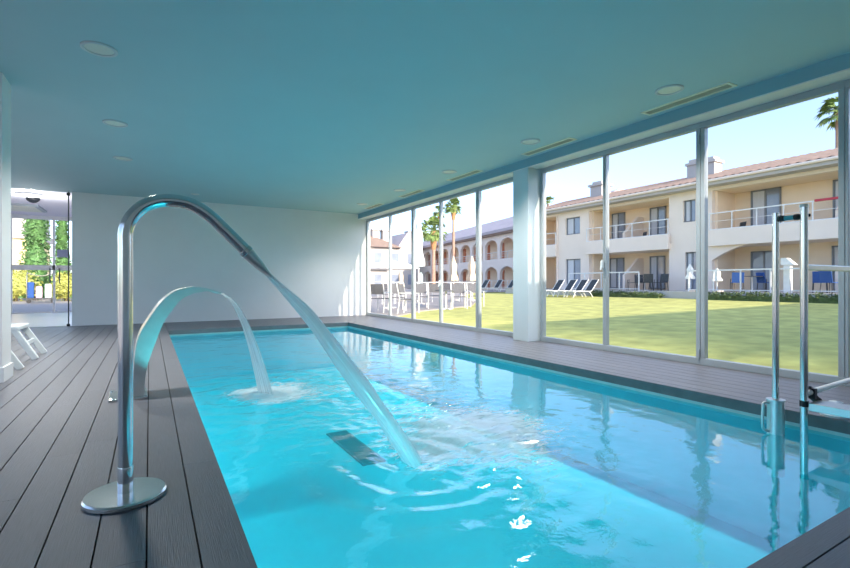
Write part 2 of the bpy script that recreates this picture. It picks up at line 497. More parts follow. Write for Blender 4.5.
# glazed end bay on the left (to the lobby)
w = thing('door_1', 'frameless glass screen to the lobby beside the white end wall', 'glass door'); w['kind'] = 'structure'
MB().box(XL, -1.70, YB + 0.05, YB + 0.062, 0.012, ZC - 0.01).build('pane', M['glass'], w)
MB().box(-1.712, -1.69, YB + 0.03, YB + 0.08, 0.0, ZC).build('edge_rail', M['alu_dark'], w)
MB().box(-1.735, -1.67, YB + 0.01, YB + 0.08, ZC - 0.09, ZC - 0.03).build('hinge', M['black'], w)
MB().box(-1.735, -1.67, YB + 0.01, YB + 0.08, 0.0, 0.05).build('hinge', M['black'], w)

# glass wall: panes of the window front
ys = [YB - 0.02] + [at(u, 300, X=XG).y for u in (390.3, 413.5, 441.2, 478.6)] + [COLY1]
ys2 = [COLY0 - 0.02] + [at(u, 300, X=XG).y for u in (606, 702, 846.5)] + [0.5, -1.0, YN]
FT, FB = 0.075, 0.085
descr = ['clear glass pane next to the white end wall', 'second glass pane from the end wall', 'glass pane with a palm behind it, third from the end wall',
         'glass pane with the slim tall palm behind, fourth from the end wall', 'glass pane just beyond the column',
         'glass pane just on the near side of the column', 'middle glass pane of the big near windows', 'widest-looking glass pane behind the pool lift',
         'glass pane beyond the right edge of the photo', 'glass pane by the near corner', 'last glass pane by the near corner']
k = 0
for grp in (ys, ys2):
    for i in range(len(grp) - 1):
        y1_, y0_ = grp[i], grp[i + 1]
        k += 1
        w = thing('window_%d' % k, descr[k - 1], 'window', (XG, (y0_ + y1_) / 2, 0)); w['kind'] = 'structure'
        h = (y1_ - y0_) / 2
        double = k in (2, 3, 4, 5, 7, 8)
        f = MB()
        f.box(-0.045, 0.045, -h, h, 0, FB); f.box(-0.045, 0.045, -h, h, ZS - FT, ZS)
        sl = 0.055 if k in (3, 5, 7, 8) else 0.032
        sr = 0.055 if k in (2, 4, 7, 8, 6) else 0.032
        if k == 6: sl, sr = 0.03, 0.05
        # far stile at +h, near stile at -h
        f.box(-0.04, 0.04, h - (0.055 if k in (1, 3, 5, 6, 8) else 0.03), h - 0.002, FB, ZS - FT)
        f.box(-0.04, 0.04, -h + 0.002, -h + (0.055 if k in (2, 4, 7, 8, 5) else 0.03), FB, ZS - FT)
        fo = f.build('window_frame', M['alu'], w, bevel=0.004)
        MB().box(-0.006, 0.006, -h + 0.02, h - 0.02, FB - 0.01, ZS - FT + 0.01).build('pane', M['glass'], w)
        if k in (4, 6):
            hd = MB(); zz = HC + (282.9 - 264) * 7.3 / FPX if k == 6 else 1.05
            y_ = -h + 0.02 if k == 6 else h - 0.02
            hd.box(-0.075, -0.045, y_ - 0.015, y_ + 0.015, zz - 0.06, zz + 0.06); hd.bar((-0.075, y_, zz + 0.04), (-0.09, y_, zz - 0.09), 0.022)
            hd.build('handle', M['white_plastic'], w)
        if k == 7:
            for zz in (0.14, ZS - 0.22):
                MB().box(-0.062, -0.04, -h + 0.0, -h + 0.022, zz - 0.06, zz + 0.06).build('hinge', M['alu'], w)
struct(MB().box(XG - 0.05, XG + 0.16, YN, YB, -0.3, 0.0).build('sill', M['alu']))

# ------------------------------------------------------------------ ceiling fittings
def downlight(label, x, y, r=0.15, group='round ceiling downlights', on=True):
    t = thing('downlight', label, 'ceiling light', (x, y, ZC), 0, group)
    MB().lathe([(r, 0), (r, -0.012), (r - 0.012, -0.018), (r - 0.03, -0.012), (r - 0.03, -0.003)], 40, cap=False).build('rim', M['lamp_rim'], t, smooth=True)
    MB().lathe([(0.001, -0.006), (r * 0.6, -0.007), (r - 0.028, -0.004), (r - 0.028, 0.0)], 40, cap=False).build('lens', M['lens'], t, smooth=True)
    if on:
        d = bpy.data.lights.new('lamp', 'SPOT'); d.energy = LAMP_W * 4; d.spot_size = math.radians(128); d.spot_blend = 1.0; d.shadow_soft_size = 0.12
        d.color = (1.0, 0.95, 0.88)
        o = bpy.data.objects.new('lamp', d); C.objects.link(o); o.parent = t; o.location = (0, 0, -0.03)
    return t
for (u, v), s in zip(((670, 90), (531, 141.5), (449, 171.5), (399.5, 190)), ('nearest to the viewer', 'second from the viewer', 'third from the viewer', 'fourth from the viewer')):
    p = at(u, v, z=ZC)
    downlight('round downlight of the window row, ' + s, 5.15, p.y)
downlight('round ceiling downlight of the row by the windows, by the end wall', 5.15, 12.3)
for (u, v), s in zip(((101, 49), (114.5, 123), (121, 158)), ('large grey one at upper left', 'second one from the viewer', 'third one from the viewer')):
    p = at(u, v, z=ZC)
    downlight('round ceiling downlight of the left row, ' + s, -0.41, p.y)
p = at(195, 194, z=ZC)
downlight('small flat ceiling disc above the end of the steel cannon pipe', p.x, p.y, 0.1, None, False)
for yc, s in zip((3.33, 5.62, 7.98, 10.25, 12.5), ('largest, beside the nearest downlight', 'just before the column', 'just beyond the column', 'fourth from the viewer', 'smallest, by the end wall')):
    t = thing('air_vent', 'cream slot air vent along the beam, ' + s, 'air vent', (5.6, yc, ZC), 0, 'ceiling slot vents')
    f = MB()
    f.box(-0.09, 0.09, -0.54, -0.51, -0.012, 0); f.box(-0.09, 0.09, 0.51, 0.54, -0.012, 0)
    f.box(-0.09, -0.06, -0.51, 0.51, -0.012, 0); f.box(0.06, 0.09, -0.51, 0.51, -0.012, 0)
    f.build('frame', M['vent'], t)
    g = MB().box(-0.06, 0.06, -0.51, 0.51, -0.003, 0)
    for q in range(-2, 3): g.box(q * 0.024 - 0.004, q * 0.024 + 0.004, -0.51, 0.51, -0.009, -0.003)
    g.build('grille', M['vent_dark'], t)

# unseen fill lamp added under water to make the pool glow
def pool_fill_lamp(label, loc, nrm):
    t = thing('pool_fill_lamp', label, 'pool light', loc, math.atan2(nrm[1], nrm[0]))
    t['kind'] = 'structure'
    b = MB(); b.tube([(-0.01, 0, 0), (0.03, 0, 0)], 0.13, 24); b.build('rim', M['white_plastic'], t, smooth=True)
    d = bpy.data.lights.new('lamp', 'SPOT'); d.energy = POOL_FILL_W * 4; d.spot_size = math.radians(130); d.spot_blend = 0.9; d.shadow_soft_size = 0.1
    d.color = (0.85, 0.98, 1.0)
    o = bpy.data.objects.new('lamp', d); C.objects.link(o); o.parent = t; o.location = (0.06, 0, 0)
    o.rotation_euler = Vector((1, 0, -0.30)).to_track_quat('-Z', 'Y').to_euler()
pool_fill_lamp('added unseen underwater fill lamp on the near pool wall', (1.1, YPN - 0.002, -0.6), (0, 1))

# floor grille in the pool
g = thing('drain_grille', 'dark grey slotted grille lying on the pool floor under the jet', 'drain grille', (at(338, 431, z=ZF) + at(373, 467, z=ZF)) / 2)
f = MB(); f.box(-0.15, 0.15, -0.68, -0.65, 0, 0.02); f.box(-0.15, 0.15, 0.65, 0.68, 0, 0.02); f.box(-0.15, -0.12, -0.65, 0.65, 0, 0.02); f.box(0.12, 0.15, -0.65, 0.65, 0, 0.02)
f.build('frame', M['grille'], g)
f = MB()
for q in range(44): f.box(-0.12, 0.12, -0.645 + q * 0.03, -0.645 + q * 0.03 + 0.022, 0, 0.016)
f.build('grate', M['grille'], g)

# ------------------------------------------------------------------ pool water
JX, JY = 1.5, 2.8               # cannon jet lands here
WX, WY = 1.0, 5.2               # waterfall lands here
def foam_field(x, y):
    n = noise.noise((x * 1.3, y * 1.3, 3.1))
    f = 0.54 * math.exp(-((x - 2.15) / 0.75) ** 2 - ((y - 2.9) / 0.85) ** 2)
    f += 0.34 * math.exp(-((x - 2.7) / 1.1) ** 2 - ((y - 4.0) / 1.6) ** 2)
    f += 0.34 * math.exp(-((x - JX - 0.1) / 0.28) ** 2 - ((y - JY) / 0.3) ** 2)
    r = math.hypot(x - WX - 0.05, y - WY)
    f += 0.55 * math.exp(-(r / 0.36) ** 2)
    f += 0.36 * math.exp(-((x - 1.4) / 0.9) ** 2 - ((y - 5.4) / 1.4) ** 2)
    f += 0.10 * math.exp(-((x - 1.3) / 0.8) ** 2 - ((y - 2.0) / 0.6) ** 2)
    return max(0, f * (1 + 0.5 * n))
def agit(x, y):
    a = 0.07
    a += 0.85 * math.exp(-((x - 2.0) / 0.9) ** 2 - ((y - 3.6) / 1.55) ** 2)
    a += 0.8 * math.exp(-((x - 1.2) / 0.9) ** 2 - ((y - 5.3) / 1.5) ** 2)
    a += 0.30 * math.exp(-((x - 2.0) / 2.0) ** 2 - ((y - 7) / 4.0) ** 2)
    if x > 2.6: a *= max(0.12, 1 - (x - 2.6) / 1.8)
    return a
def wave(x, y):
    a = agit(x, y)
    h = a * 0.020 * noise.fractal((x * 2.2, y * 2.2, 0.3), 1.0, 2.0, 4)
    h += a * 0.006 * noise.noise((x * 9, y * 12, 1.7))
    r = math.hypot(x - JX, y - JY); h += 0.016 * math.exp(-r / 0.5) * math.sin(r * 26 + 3 * noise.noise((x * 2, y * 2, 0)))
    r = math.hypot(x - WX, y - WY); h += 0.014 * math.exp(-r / 0.6) * math.sin(r * 24 + 3 * noise.noise((x * 2, y * 2, 5)))
    return h
nx, ny = 170, 430
mb = MB(); fo_, ro_ = [], []
for j in range(ny + 1):
    for i in range(nx + 1):
        x = XPL - 0.01 + (XPR - XPL + 0.02) * i / nx; y = YPN - 0.01 + (YPF - YPN + 0.02) * j / ny
        mb.v.append((x, y, ZW + wave(x, y))); fo_.append(foam_field(x, y)); ro_.append(min(1.0, agit(x, y) * 0.75))
for j in range(ny):
    for i in range(nx):
        a = j * (nx + 1) + i; mb.f.append((a, a + 1, a + nx + 2, a + nx + 1))
wat = mb.build('pool_water', M['water'])
wat.data.polygons.foreach_set('use_smooth', [True] * len(wat.data.polygons))
a_ = wat.data.attributes.new('foam', 'FLOAT', 'POINT'); a_.data.foreach_set('value', fo_)
a_ = wat.data.attributes.new('rough', 'FLOAT', 'POINT'); a_.data.foreach_set('value', ro_)
tag(wat, 'clear turquoise swimming pool water, foaming where the jets land', 'water', kind='stuff')

def stream(name, m, rows, label):
    """a stream as a closed ribbon; rows of (left point, right point, thickness)"""
    n = 9
    mb = MB(); run = []
    L = 0.0; prev = None
    for (a, b, th) in rows:
        a, b = Vector(a), Vector(b); c = (a + b) / 2
        if prev is not None: L += (c - prev).length
        d = (c - prev).normalized() if prev is not None else Vector((0.7, 0, -0.7)); prev = c
        nr = (b - a).cross(d).normalized()
        ring = []
        for k in range(n): ring.append((k / (n - 1), 1))
        for k in range(n - 2, 0, -1): ring.append((k / (n - 1), -1))
        for s, sg in ring:
            off = th * 0.5 * math.sqrt(max(0.0, 1 - (2 * s - 1) ** 2)) * sg
            wob = 0.12 * th * noise.noise((s * 9, L * 5, 2.0))
            mb.v.append(tuple(a.lerp(b, s) + nr * (off + wob))); run.append((s, L, 0.0))
    N = 2 * n - 2
    for i in range(len(rows) - 1):
        for j in range(N):
            mb.f.append((i * N + j, i * N + (j + 1) % N, (i + 1) * N + (j + 1) % N, (i + 1) * N + j))
    o = mb.build(name, m)
    o.data.polygons.foreach_set('use_smooth', [True] * len(o.data.polygons))
    q = o.data.attributes.new('run', 'FLOAT_VECTOR', 'POINT'); q.data.foreach_set('vector', [c for r in run for c in r])
    tag(o, label, 'water', kind='stuff')
    return o

# ------------------------------------------------------------------ water cannon
CYY = 2.78
cb = at(125.5, 491, z=0.03); CYY = cb.y
t = thing('water_cannon', 'tall stainless steel cannon pipe bent over the pool on the near deck', 'pool fountain', (cb.x, cb.y, 0))
L = lambda p: Vector(p) - Vector((cb.x, cb.y, 0))
MB().lathe([(0.172, 0.0), (0.177, 0.005), (0.177, 0.020), (0.170, 0.028), (0.001, 0.030)], 64, c=(0, 0, 0)).build('base_plate', M['steel_plate'], t, smooth=True)
MB().lathe([(0.0340, 0.028), (0.0345, 0.031), (0.0345, 0.150), (0.0335, 0.153)], 40).build('collar', M['steel'], t, smooth=True)
key = [(126.3, 470), (126.3, 400), (126.3, 330), (126.3, 270), (126.3, 245), (126.5, 231.8), (131, 219.5), (141.5, 208.2), (155.9, 201.9), (172.4, 200.6), (191, 204.2), (207.6, 213.6), (224, 228.6), (240.6, 245.0), (246.5, 251.2)]
kp = [L(at(u, v, Y=CYY)) for u, v in key]
for p in kp[:5]: p.x = kp[4].x
off = kp[0].x; 
def smooth_path(pts, n):
    out = []
    for i in range(len(pts) - 1):
        p0 = pts[max(i - 1, 0)]; p1 = pts[i]; p2 = pts[i + 1]; p3 = pts[min(i + 2, len(pts) - 1)]
        for k in range(n):
            s = k / n
            out.append(0.5 * ((2 * p1) + (-p0 + p2) * s + (2 * p0 - 5 * p1 + 4 * p2 - p3) * s * s + (-p0 + 3 * p1 - 3 * p2 + p3) * s ** 3))
    return out + [pts[-1]]
for p in kp: p.x -= off
kp[0].z = 0.10
pth = smooth_path([Vector((0, 0, 0.03))] + kp, 6)
MB().tube(pth, 0.0325, 36).build('pipe', M['steel'], t, smooth=True)
# ring and flattened fan nozzle
end = kp[-1]; tip = L(at(271, 277, Y=CYY)); tip.x -= off
d = (tip - end).normalized()
nz_ = MB().tube([end - d * 0.012, end - d * 0.010, end + d * 0.012, end + d * 0.014], [0.033, 0.0365, 0.0365, 0.033], 36).build('ring', M['steel'], t, smooth=True)
side = Vector((0, 1, 0)); nn = side.cross(d).normalized()
mb = MB(); n = 32; prof = [(0.0, 0.034, 0.034), (0.25, 0.036, 0.031), (0.55, 0.040, 0.024), (0.85, 0.044, 0.013), (1.0, 0.045, 0.010)]
Ln = (tip - end).length
for s, ry, rn in prof:
    for j in range(n):
        a = 2 * PI * j / n
        mb.v.append(tuple(end + d * (0.012 + s * (Ln - 0.012)) + side * ry * math.cos(a) + nn * rn * math.sin(a)))
for i in range(len(prof) - 1):
    for j in range(n): mb.f.append((i * n + j, i * n + (j + 1) % n, (i + 1) * n + (j + 1) % n, (i + 1) * n + j))
mb.f.append(tuple(range(n))); mb.f.append(tuple((len(prof) - 1) * n + j for j in range(n)))
mb.build('nozzle', M['steel_satin'], t, smooth=True)
# its jet
tp = tip + Vector((cb.x, cb.y, 0)) - d * 0.01
jk = [tp] + [at(u, v, Y=CYY) for u, v in ((290, 296.5), (312, 320), (340, 358), (362, 388), (382, 415), (399, 440))]
last = jk[-1] + (jk[-1] - jk[-2]).normalized() * 0.5
jk.append(at(412, 460, Y=CYY))
rows = []
jp = smooth_path(jk, 5)
for i, p in enumerate(jp):
    s = i / (len(jp) - 1)
    hw = 0.042 + 0.07 * s; th = 0.024 + 0.075 * min(1, s * 2.2)
    rows.append((p - Vector((0, hw, 0)), p + Vector((0, hw, 0)), th))
stream('water_jet', M['jet'], rows, 'white water jet shooting from the steel cannon nozzle into the pool')

# ------------------------------------------------------------------ waterfall blade
by = 5.02
TH = math.radians(2)
bc = at(137, 396, z=0)
t = thing('waterfall_spout', 'curved flat steel waterfall spout arching over the pool behind the cannon', 'pool fountain', (bc.x, bc.y, 0), TH)
nearY = bc.y - 0.12
outer = [(132.5, 398), (132.8, 380), (134.2, 356), (138.8, 335.3), (150.6, 315.6), (162.7, 300), (176.2, 290.6), (191.7, 287), (207, 288.5), (221.5, 292.6)]
inner = [(144.0, 398), (144.5, 381.4), (147.5, 364), (155, 342.7), (162.9, 323.3), (170.6, 311.7), (180, 300.5), (191.7, 293.9), (207.2, 291.4), (221.3, 294.2)]
def loc2(u, v):
    p = at(u, v, Y=nearY); return Vector((p.x - bc.x, 0, p.z))
po = smooth_path([loc2(*q) for q in outer], 5); pi_ = smooth_path([loc2(*q) for q in inner], 5)
w0, w1 = -0.12, 0.2
mb = MB(); n = len(po)
zmin = min(po[0].z, pi_[0].z)
for a, b in zip(po, pi_):
    for p, y in ((a, w0), (b, w0), (b, w1), (a, w1)): mb.v.append((p.x, y, max(0.02, p.z)))
for i in range(n - 1):
    for j in range(4): mb.f.append((i * 4 + j, i * 4 + (j + 1) % 4, i * 4 + 4 + (j + 1) % 4, i * 4 + 4 + j))
mb.f.append((0, 1, 2, 3)); mb.f.append((n * 4 - 4, n * 4 - 3, n * 4 - 2, n * 4 - 1))
mb.build('blade', M['steel_satin'], t, smooth=True)
cx = (po[0].x + pi_[0].x) / 2
mb = MB().box(cx - 0.23, cx + 0.07, w0 - 0.05, w1 + 0.05, 0, 0.022)
mb.build('base_plate', M['steel_plate'], t, bevel=0.004)
for sy in (w0 - 0.025, w1 + 0.025):
    for sx in (cx - 0.21, cx + 0.05):
        MB().lathe([(0.012, 0.022), (0.012, 0.028), (0.006, 0.032)], 10, c=(sx, sy, 0)).build('bolt', M['steel'], t)
# its falling sheet
R = Matrix.Rotation(TH, 3, 'Z')
tipl = (po[-1] + pi_[-1]) / 2
rows = []
N = 26
v0x, T = 0.58, None
for i in range(N + 1):
    s = i / N
    zz = tipl.z - 0.005 - s * (tipl.z - ZW + 0.03)
    tt = math.sqrt(max(0, 2 * (tipl.z - zz) / 9.81))
    fall = tipl.x - 0.004 + 1.0 * tt
    sp = 0.02 * s
    a = R @ Vector((fall + 0.05 * s, w0 + 0.01 + 0.02 * s, zz)) + Vector((bc.x, bc.y, 0)); b = R @ Vector((fall - 0.06 * s, w1 - 0.01 - 0.06 * s, zz)) + Vector((bc.x, bc.y, 0))
    rows.append((a, b, 0.012 + 0.05 * s))
stream('waterfall', M['sheet'], rows, 'clear sheet of water falling from the curved steel spout')

# ------------------------------------------------------------------ pool lift at the right
p1 = at(776, 433, z=ZW); p2 = at(803.8, 440, z=ZW)
LX = (p1.x + p2.x) / 2
t = thing('pool_lift', 'stainless pool access lift with two posts and rails at the right pool edge', 'pool lift', (LX, p2.y, 0))
dyp = p1.y - p2.y
zt1 = at(776, 213, Y=p1.y).z; zt2 = at(803.8, 207, Y=p2.y).z
MB().tube([(0, dyp, ZF), (0, dyp, zt1)], 0.0235, 24).build('post', M['steel'], t, smooth=True)
MB().tube([(0, 0, ZF), (0, 0, zt2)], 0.0255, 24).build('post', M['steel'], t, smooth=True)
MB().tube([(0, 0, zt2), (0, 0, zt2 + 0.02)], [0.03, 0.028], 20).build('cap', M['steel_satin'], t, smooth=True)
MB().tube([(0.02, 0.01, zt2 - 0.06), (0.045, -0.02, zt2 - 0.06)], 0.012, 10).build('bolt', M['black'], t)
zl = at(788, 217.5, Y=(p1.y + p2.y) / 2).z
MB().tube([(0, dyp - 0.05, zl), (0, 0.05, zl)], 0.019, 16).build('link_bar', M['teal_plastic'], t, smooth=True)
MB().tube([(0, dyp - 0.012, zl - 0.0), (0, dyp - 0.03, zl), (0, dyp - 0.06, zl)], [0.006, 0.024, 0.022], 16).build('link_end', M['black'], t, smooth=True)
MB().tube([(0, 0.02, zl), (0, 0.035, zl), (0, 0.062, zl)], [0.012, 0.024, 0.022], 16).build('link_end', M['black'], t, smooth=True)
zs = at(776, 399, Y=p1.y).z
MB().lathe([(0.057, -0.45), (0.057, zs - 0.012), (0.064, zs - 0.012), (0.064, zs), (0.024, zs + 0.003)], 36, c=(0, dyp, 0)).build('sleeve', M['steel_satin'], t, smooth=True)
MB().tube(smooth_path([Vector((-0.05, dyp + 0.03, zs - 0.03)), Vector((-0.085, dyp + 0.045, zs - 0.03)), Vector((-0.09, dyp + 0.05, zs - 0.08)), Vector((-0.09, dyp + 0.05, zs - 0.22)), Vector((-0.05, dyp + 0.03, zs - 0.25))], 4), 0.011, 10).build('hose_bracket', M['steel_satin'], t, smooth=True)
zb = at(804, 403.5, Y=p2.y).z
MB().tube([(0, 0, zb - 0.022), (0, 0, zb + 0.022)], 0.0285, 24).build('clamp_band', M['black'], t, smooth=True)
# rails to the deck side
zr = at(806, 393.5, Y=p2.y).z
MB().tube([(0.02, 0, zr), (1.35, 0, zr + 0.025)], 0.021, 20).build('lower_rail', M['white_metal'], t, smooth=True)
zu = at(810, 267.5, Y=p2.y).z
MB().box(0.02, 1.35, -0.02, 0.02, zu - 0.022, zu + 0.022).build('upper_rail', M['steel_satin'], t, bevel=0.006)
pl = MB().box(-0.01, 0.19, -0.66, -0.03, zb - 0.045, zb + 0.012)
pl.build('platform', M['steel_satin'], t, bevel=0.004)
xk = 0.12
ck = MB().box(xk - 0.02, xk + 0.02, -0.03, 0.03, zr - 0.045, zr + 0.03); ck.bar((xk, 0, zr + 0.03), (xk - 0.05, -0.01, zr + 0.045), 0.016)
ck.bar((xk + 0.01, 0, zr - 0.03), (xk + 0.06, -0.02, zr - 0.07), 0.04)
ck.build('clamp', M['black'], t)
MB().tube([(1.30, 0, 0.0), (1.30, 0, zu + 0.02)], 0.0235, 20).build('post', M['steel'], t, smooth=True)
fx = at(836, 416, z=0)
fl_ = MB().lathe([(0.10, 0.0), (0.10, 0.018), (0.045, 0.03), (0.045, zb - 0.035)], 32, c=(fx.x - LX, fx.y - p2.y, 0)).build('foot_flange', M['white_plastic'], t, smooth=True)
MB().lathe([(0.08, 0.0), (0.08, 0.015), (0.03, 0.02)], 32, c=(1.30, 0, 0)).build('foot_flange', M['white_plastic'], t, smooth=True)

# ------------------------------------------------------------------ white loungers at the left
def lounger_white(label, loc):
    t = thing('sun_lounger', label, 'sun lounger', loc, 0, 'white loungers beside the pillar')
    b = MB(); b.box(-1.85, 0.0, -0.33, -0.27, 0.40, 0.46); b.box(-1.85, 0.0, 0.27, 0.33, 0.40, 0.46); b.box(-0.07, 0.0, -0.27, 0.27, 0.40, 0.46); b.box(-1.85, -1.78, -0.27, 0.27, 0.40, 0.46)
    b.build('frame', M['white_plastic'], t, bevel=0.015)
    b = MB()
    for q in range(16): b.box(-1.76 + q * 0.105, -1.76 + q * 0.105 + 0.08, -0.27, 0.27, 0.43, 0.45)
    b.build('bed_slats', M['white_plastic'], t)
    for sy in (-1, 1):
        for xx, dxx in ((-0.06, 0.24), (-1.6, -0.18)):
            MB().bar((xx, sy * 0.295, 0.42), (xx + dxx, sy * 0.315, 0.0), 0.055, 0.075).build('leg', M['white_plastic'], t, bevel=0.008)
    MB().bar((0.05, -0.30, 0.21), (0.05, 0.30, 0.21), 0.03, 0.05).build('cross_bar', M['white_plastic'], t)
    return t
lw = lounger_white('white plastic sun lounger standing behind the left pillar, the farther one', (-1.53, 8.62, 0))
dup(lw, 'white plastic sun lounger mostly hidden by the left pillar', (-1.53, 7.45 - 0.33, 0), group='white loungers beside the pillar')

# ------------------------------------------------------------------ lobby beyond the glass screen
YL = 21.0
struct(MB().box(-9, -1.0, YB + 0.18, YL, -0.06, -0.002).build('floor', M['lobby_floor']), 'pale tiled lobby floor beyond the glass screen', 'floor')
struct(MB().box(-9, -1.0, YB + 0.18, YL + 0.3, 3.40, 3.6).build('ceiling', M['lobby_ceil']), 'white lobby ceiling beyond the glass screen', 'ceiling')
struct(MB().box(-1.62, -1.4, YB + 0.18, YL, 0, 3.4).build('wall_lobby', M['wall']))
struct(MB().box(-9.2, -9.0, YB + 0.18, YL, 0, 3.4).box(-9.2, XL, YB + 0.18, YB + 0.3, 0, 3.4).build('wall_lobby', M['wall']))
w = thing('door_2', 'glazed lobby entrance with a white transom and door handles', 'glass door', (0, YL, 0)); w['kind'] = 'structure'
f = MB(); za = at(30, 270, Y=YL).z; zb_ = at(30, 265, Y=YL).z
f.box(-9, -1.62, -0.04, 0.04, za, zb_); f.box(-9, -1.62, -0.05, 0.05, 3.27, 3.40); f.box(-9, -1.62, -0.04, 0.04, 0, 0.03)
for u in (11, 54):
    x = at(u, 280, Y=YL).x; f.box(x - 0.03, x + 0.03, -0.04, 0.04, 0.03, 3.27)
f.build('frame', M['white_metal'], w)
MB().box(-9, -1.62, -0.005, 0.005, 0.03, 3.27).build('pane', M['glass'], w)
for u in (50, 59.5):
    a = at(u, 268, Y=YL - 0.1); b = at(u, 283, Y=YL - 0.1)
    hb = MB().tube([(a.x, -0.1, b.z), (a.x, -0.1, a.z)], 0.02, 10); hb.tube([(a.x, -0.1, b.z + 0.05), (a.x, 0, b.z + 0.05)], 0.012, 8); hb.tube([(a.x, -0.1, a.z - 0.05), (a.x, 0, a.z - 0.05)], 0.012, 8)
    hb.build('door_handle', M['alu_dark'], w)
a = at(57, 249.5, Y=YL - 0.02); b = at(69, 257.5, Y=YL - 0.02)
MB().box(a.x, b.x, -0.03, -0.015, b.z, a.z).build('notice', M['sign'], w)
p = at(29, 193.5, z=3.4)
t = thing('ceiling_lamp', 'flat round lamp on the white lobby ceiling', 'ceiling light', (p.x, p.y, 3.4)); MB().lathe([(0.28, 0), (0.28, -0.05), (0.2, -0.07)], 28).build('shade', M['lamp_rim'], t)
d = bpy.data.lights.new('lamp', 'POINT'); d.energy = 60; d.shadow_soft_size = 0.2; o = bpy.data.objects.new('lamp', d); C.objects.link(o); o.parent = t; o.location = (0, 0, -0.4)
p = at(33, 198, z=3.4)
t = thing('smoke_detector', 'small black dome hanging on the lobby ceiling', 'detector', (p.x, p.y, 3.4)); MB().lathe([(0.16, 0), (0.15, -0.06), (0.08, -0.12), (0.01, -0.14)], 20).build('dome', M['black'], t, smooth=True)
p = at(20, 206.5, z=3.4)
t = thing('ceiling_panel', 'square white panel hanging below the lobby ceiling', 'ceiling panel', (p.x, p.y, 3.4)); 
MB().box(-0.55, 0.55, -0.7, 0.7, -0.06, 0).build('frame', M['alu'], t); MB().box(-0.45, 0.45, -0.6, 0.6, -0.075, -0.06).build('diffuser', M['lens'], t)
# outside the lobby door
struct(MB().box(-40, 2.5, YL, 60, -0.14, -0.03).build('ground', M['paving']), 'pale paved forecourt outside the lobby', 'ground')
gy = 24.8
p = at(41, 303, z=-0.03)
t = thing('luggage_cart', 'metal luggage cart with a curved top rail outside the lobby door', 'luggage cart', (p.x, p.y, -0.03), 0.15)
b = MB().box(-0.62, 0.62, -0.35, 0.35, 0.2, 0.27); b.build('platform', M['dark_metal'], t)
for sx in (-1, 1):
    fr = MB(); fr.tube(smooth_path([Vector((sx * 0.58, -0.3, 0.27)), Vector((sx * 0.58, -0.3, 1.3)), Vector((sx * 0.56, 0, 1.62)), Vector((sx * 0.58, 0.3, 1.3)), Vector((sx * 0.58, 0.3, 0.27))], 6), 0.025, 8); fr.build('hoop', M['brass'], t, smooth=True)
MB().tube(smooth_path([Vector((-0.56, 0, 1.6)), Vector((0, 0, 1.45)), Vector((0.56, 0, 1.6))], 6), 0.025, 8).build('top_rail', M['brass'], t, smooth=True)
for sx in (-0.5, 0.5):
    for sy in (-0.28, 0.28): MB().tube([(sx, sy - 0.02, 0.1), (sx, sy + 0.02, 0.1)], 0.1, 14).build('wheel', M['black'], t)
for x, m_, lb, h_ in ((-0.42, 'blue_fabric', 'blue suitcase on the luggage cart', 0.85), (-0.08, 'pink_fabric', 'pale pink suitcase on the luggage cart', 0.62), (0.3, 'white_fabric', 'white suitcase on the luggage cart', 0.75)):
    q = Vector((p.x, p.y, 0.24)) + Matrix.Rotation(0.15, 3, 'Z') @ Vector((x, 0, 0))
    s = thing('suitcase', lb, 'suitcase', q, 0.15, 'suitcases on the cart')
    MB().box(-0.14, 0.14, -0.24, 0.24, 0.0, h_).build('body', M[m_], s, bevel=0.04)
    hb = MB().tube([(0, -0.1, h_ - 0.01), (0, -0.1, h_ + 0.05), (0, 0.1, h_ + 0.05), (0, 0.1, h_)], 0.012, 6); hb.build('handle', M['black'], s)

def leaf_blob(mb, c, r, n, size, rnd):
    for _ in range(n):
        v = Vector((rnd.gauss(0, 1), rnd.gauss(0, 1), rnd.gauss(0, 1))).normalized()
        q = rnd.uniform(0.62, 1.05)
        p = Vector(c) + Vector((v.x * r[0], v.y * r[1], v.z * r[2])) * q
        a = Vector((rnd.gauss(0, 1), rnd.gauss(0, 1), rnd.gauss(0, 1))).normalized() * size * rnd.uniform(0.6, 1.3)
        b = a.cross(v).normalized() * size * rnd.uniform(0.35, 0.6)
        mb.add([p - a, p + b * 0.9, p + a, p - b * 0.9], [(0, 1, 2, 3)])
def tree(label, loc, blobs, n, size, leafm, trunk_h, tr, name='tree', group=None):
    t = thing(name, label, 'tree' if 'hedge' not in name and 'shrub' not in name else 'shrub', loc, 0, group)
    rnd = random.Random(hash(label) % 1000 if False else len(label) * 7)
    mb = MB()
    for c, r in blobs:
        leaf_blob(mb, c, r, n, size, rnd)
        core = bmesh.new(); bmesh.ops.create_icosphere(core, subdivisions=2, radius=1.0)
        vs = [(c[0] + v.co.x * r[0] * 0.72, c[1] + v.co.y * r[1] * 0.72, c[2] + v.co.z * r[2] * 0.72) for v in core.verts]
        mb.add(vs, [tuple(v.index for v in f.verts) for f in core.faces]); core.free()
    mb.build('foliage', leafm, t)
    MB().tube([(0, 0, 0), (0.03, 0, trunk_h * 0.5), (0, 0, trunk_h)], [tr, tr * 0.8, tr * 0.6], 8).build('trunk', M['bark'], t, smooth=True)
    return t
p = at(42, 300, Y=38)
tree('tall dark green conifer seen through the lobby door', (p.x - 0.3, 38, -0.05), [((0, 0, 2.2), (0.8, 0.8, 2.2)), ((0, 0, 4.6), (0.7, 0.7, 2.0)), ((0, 0, 6.4), (0.4, 0.4, 1.2))], 1100, 0.13, M['leaf'], 4, 0.16)
p = at(62, 300, Y=40)
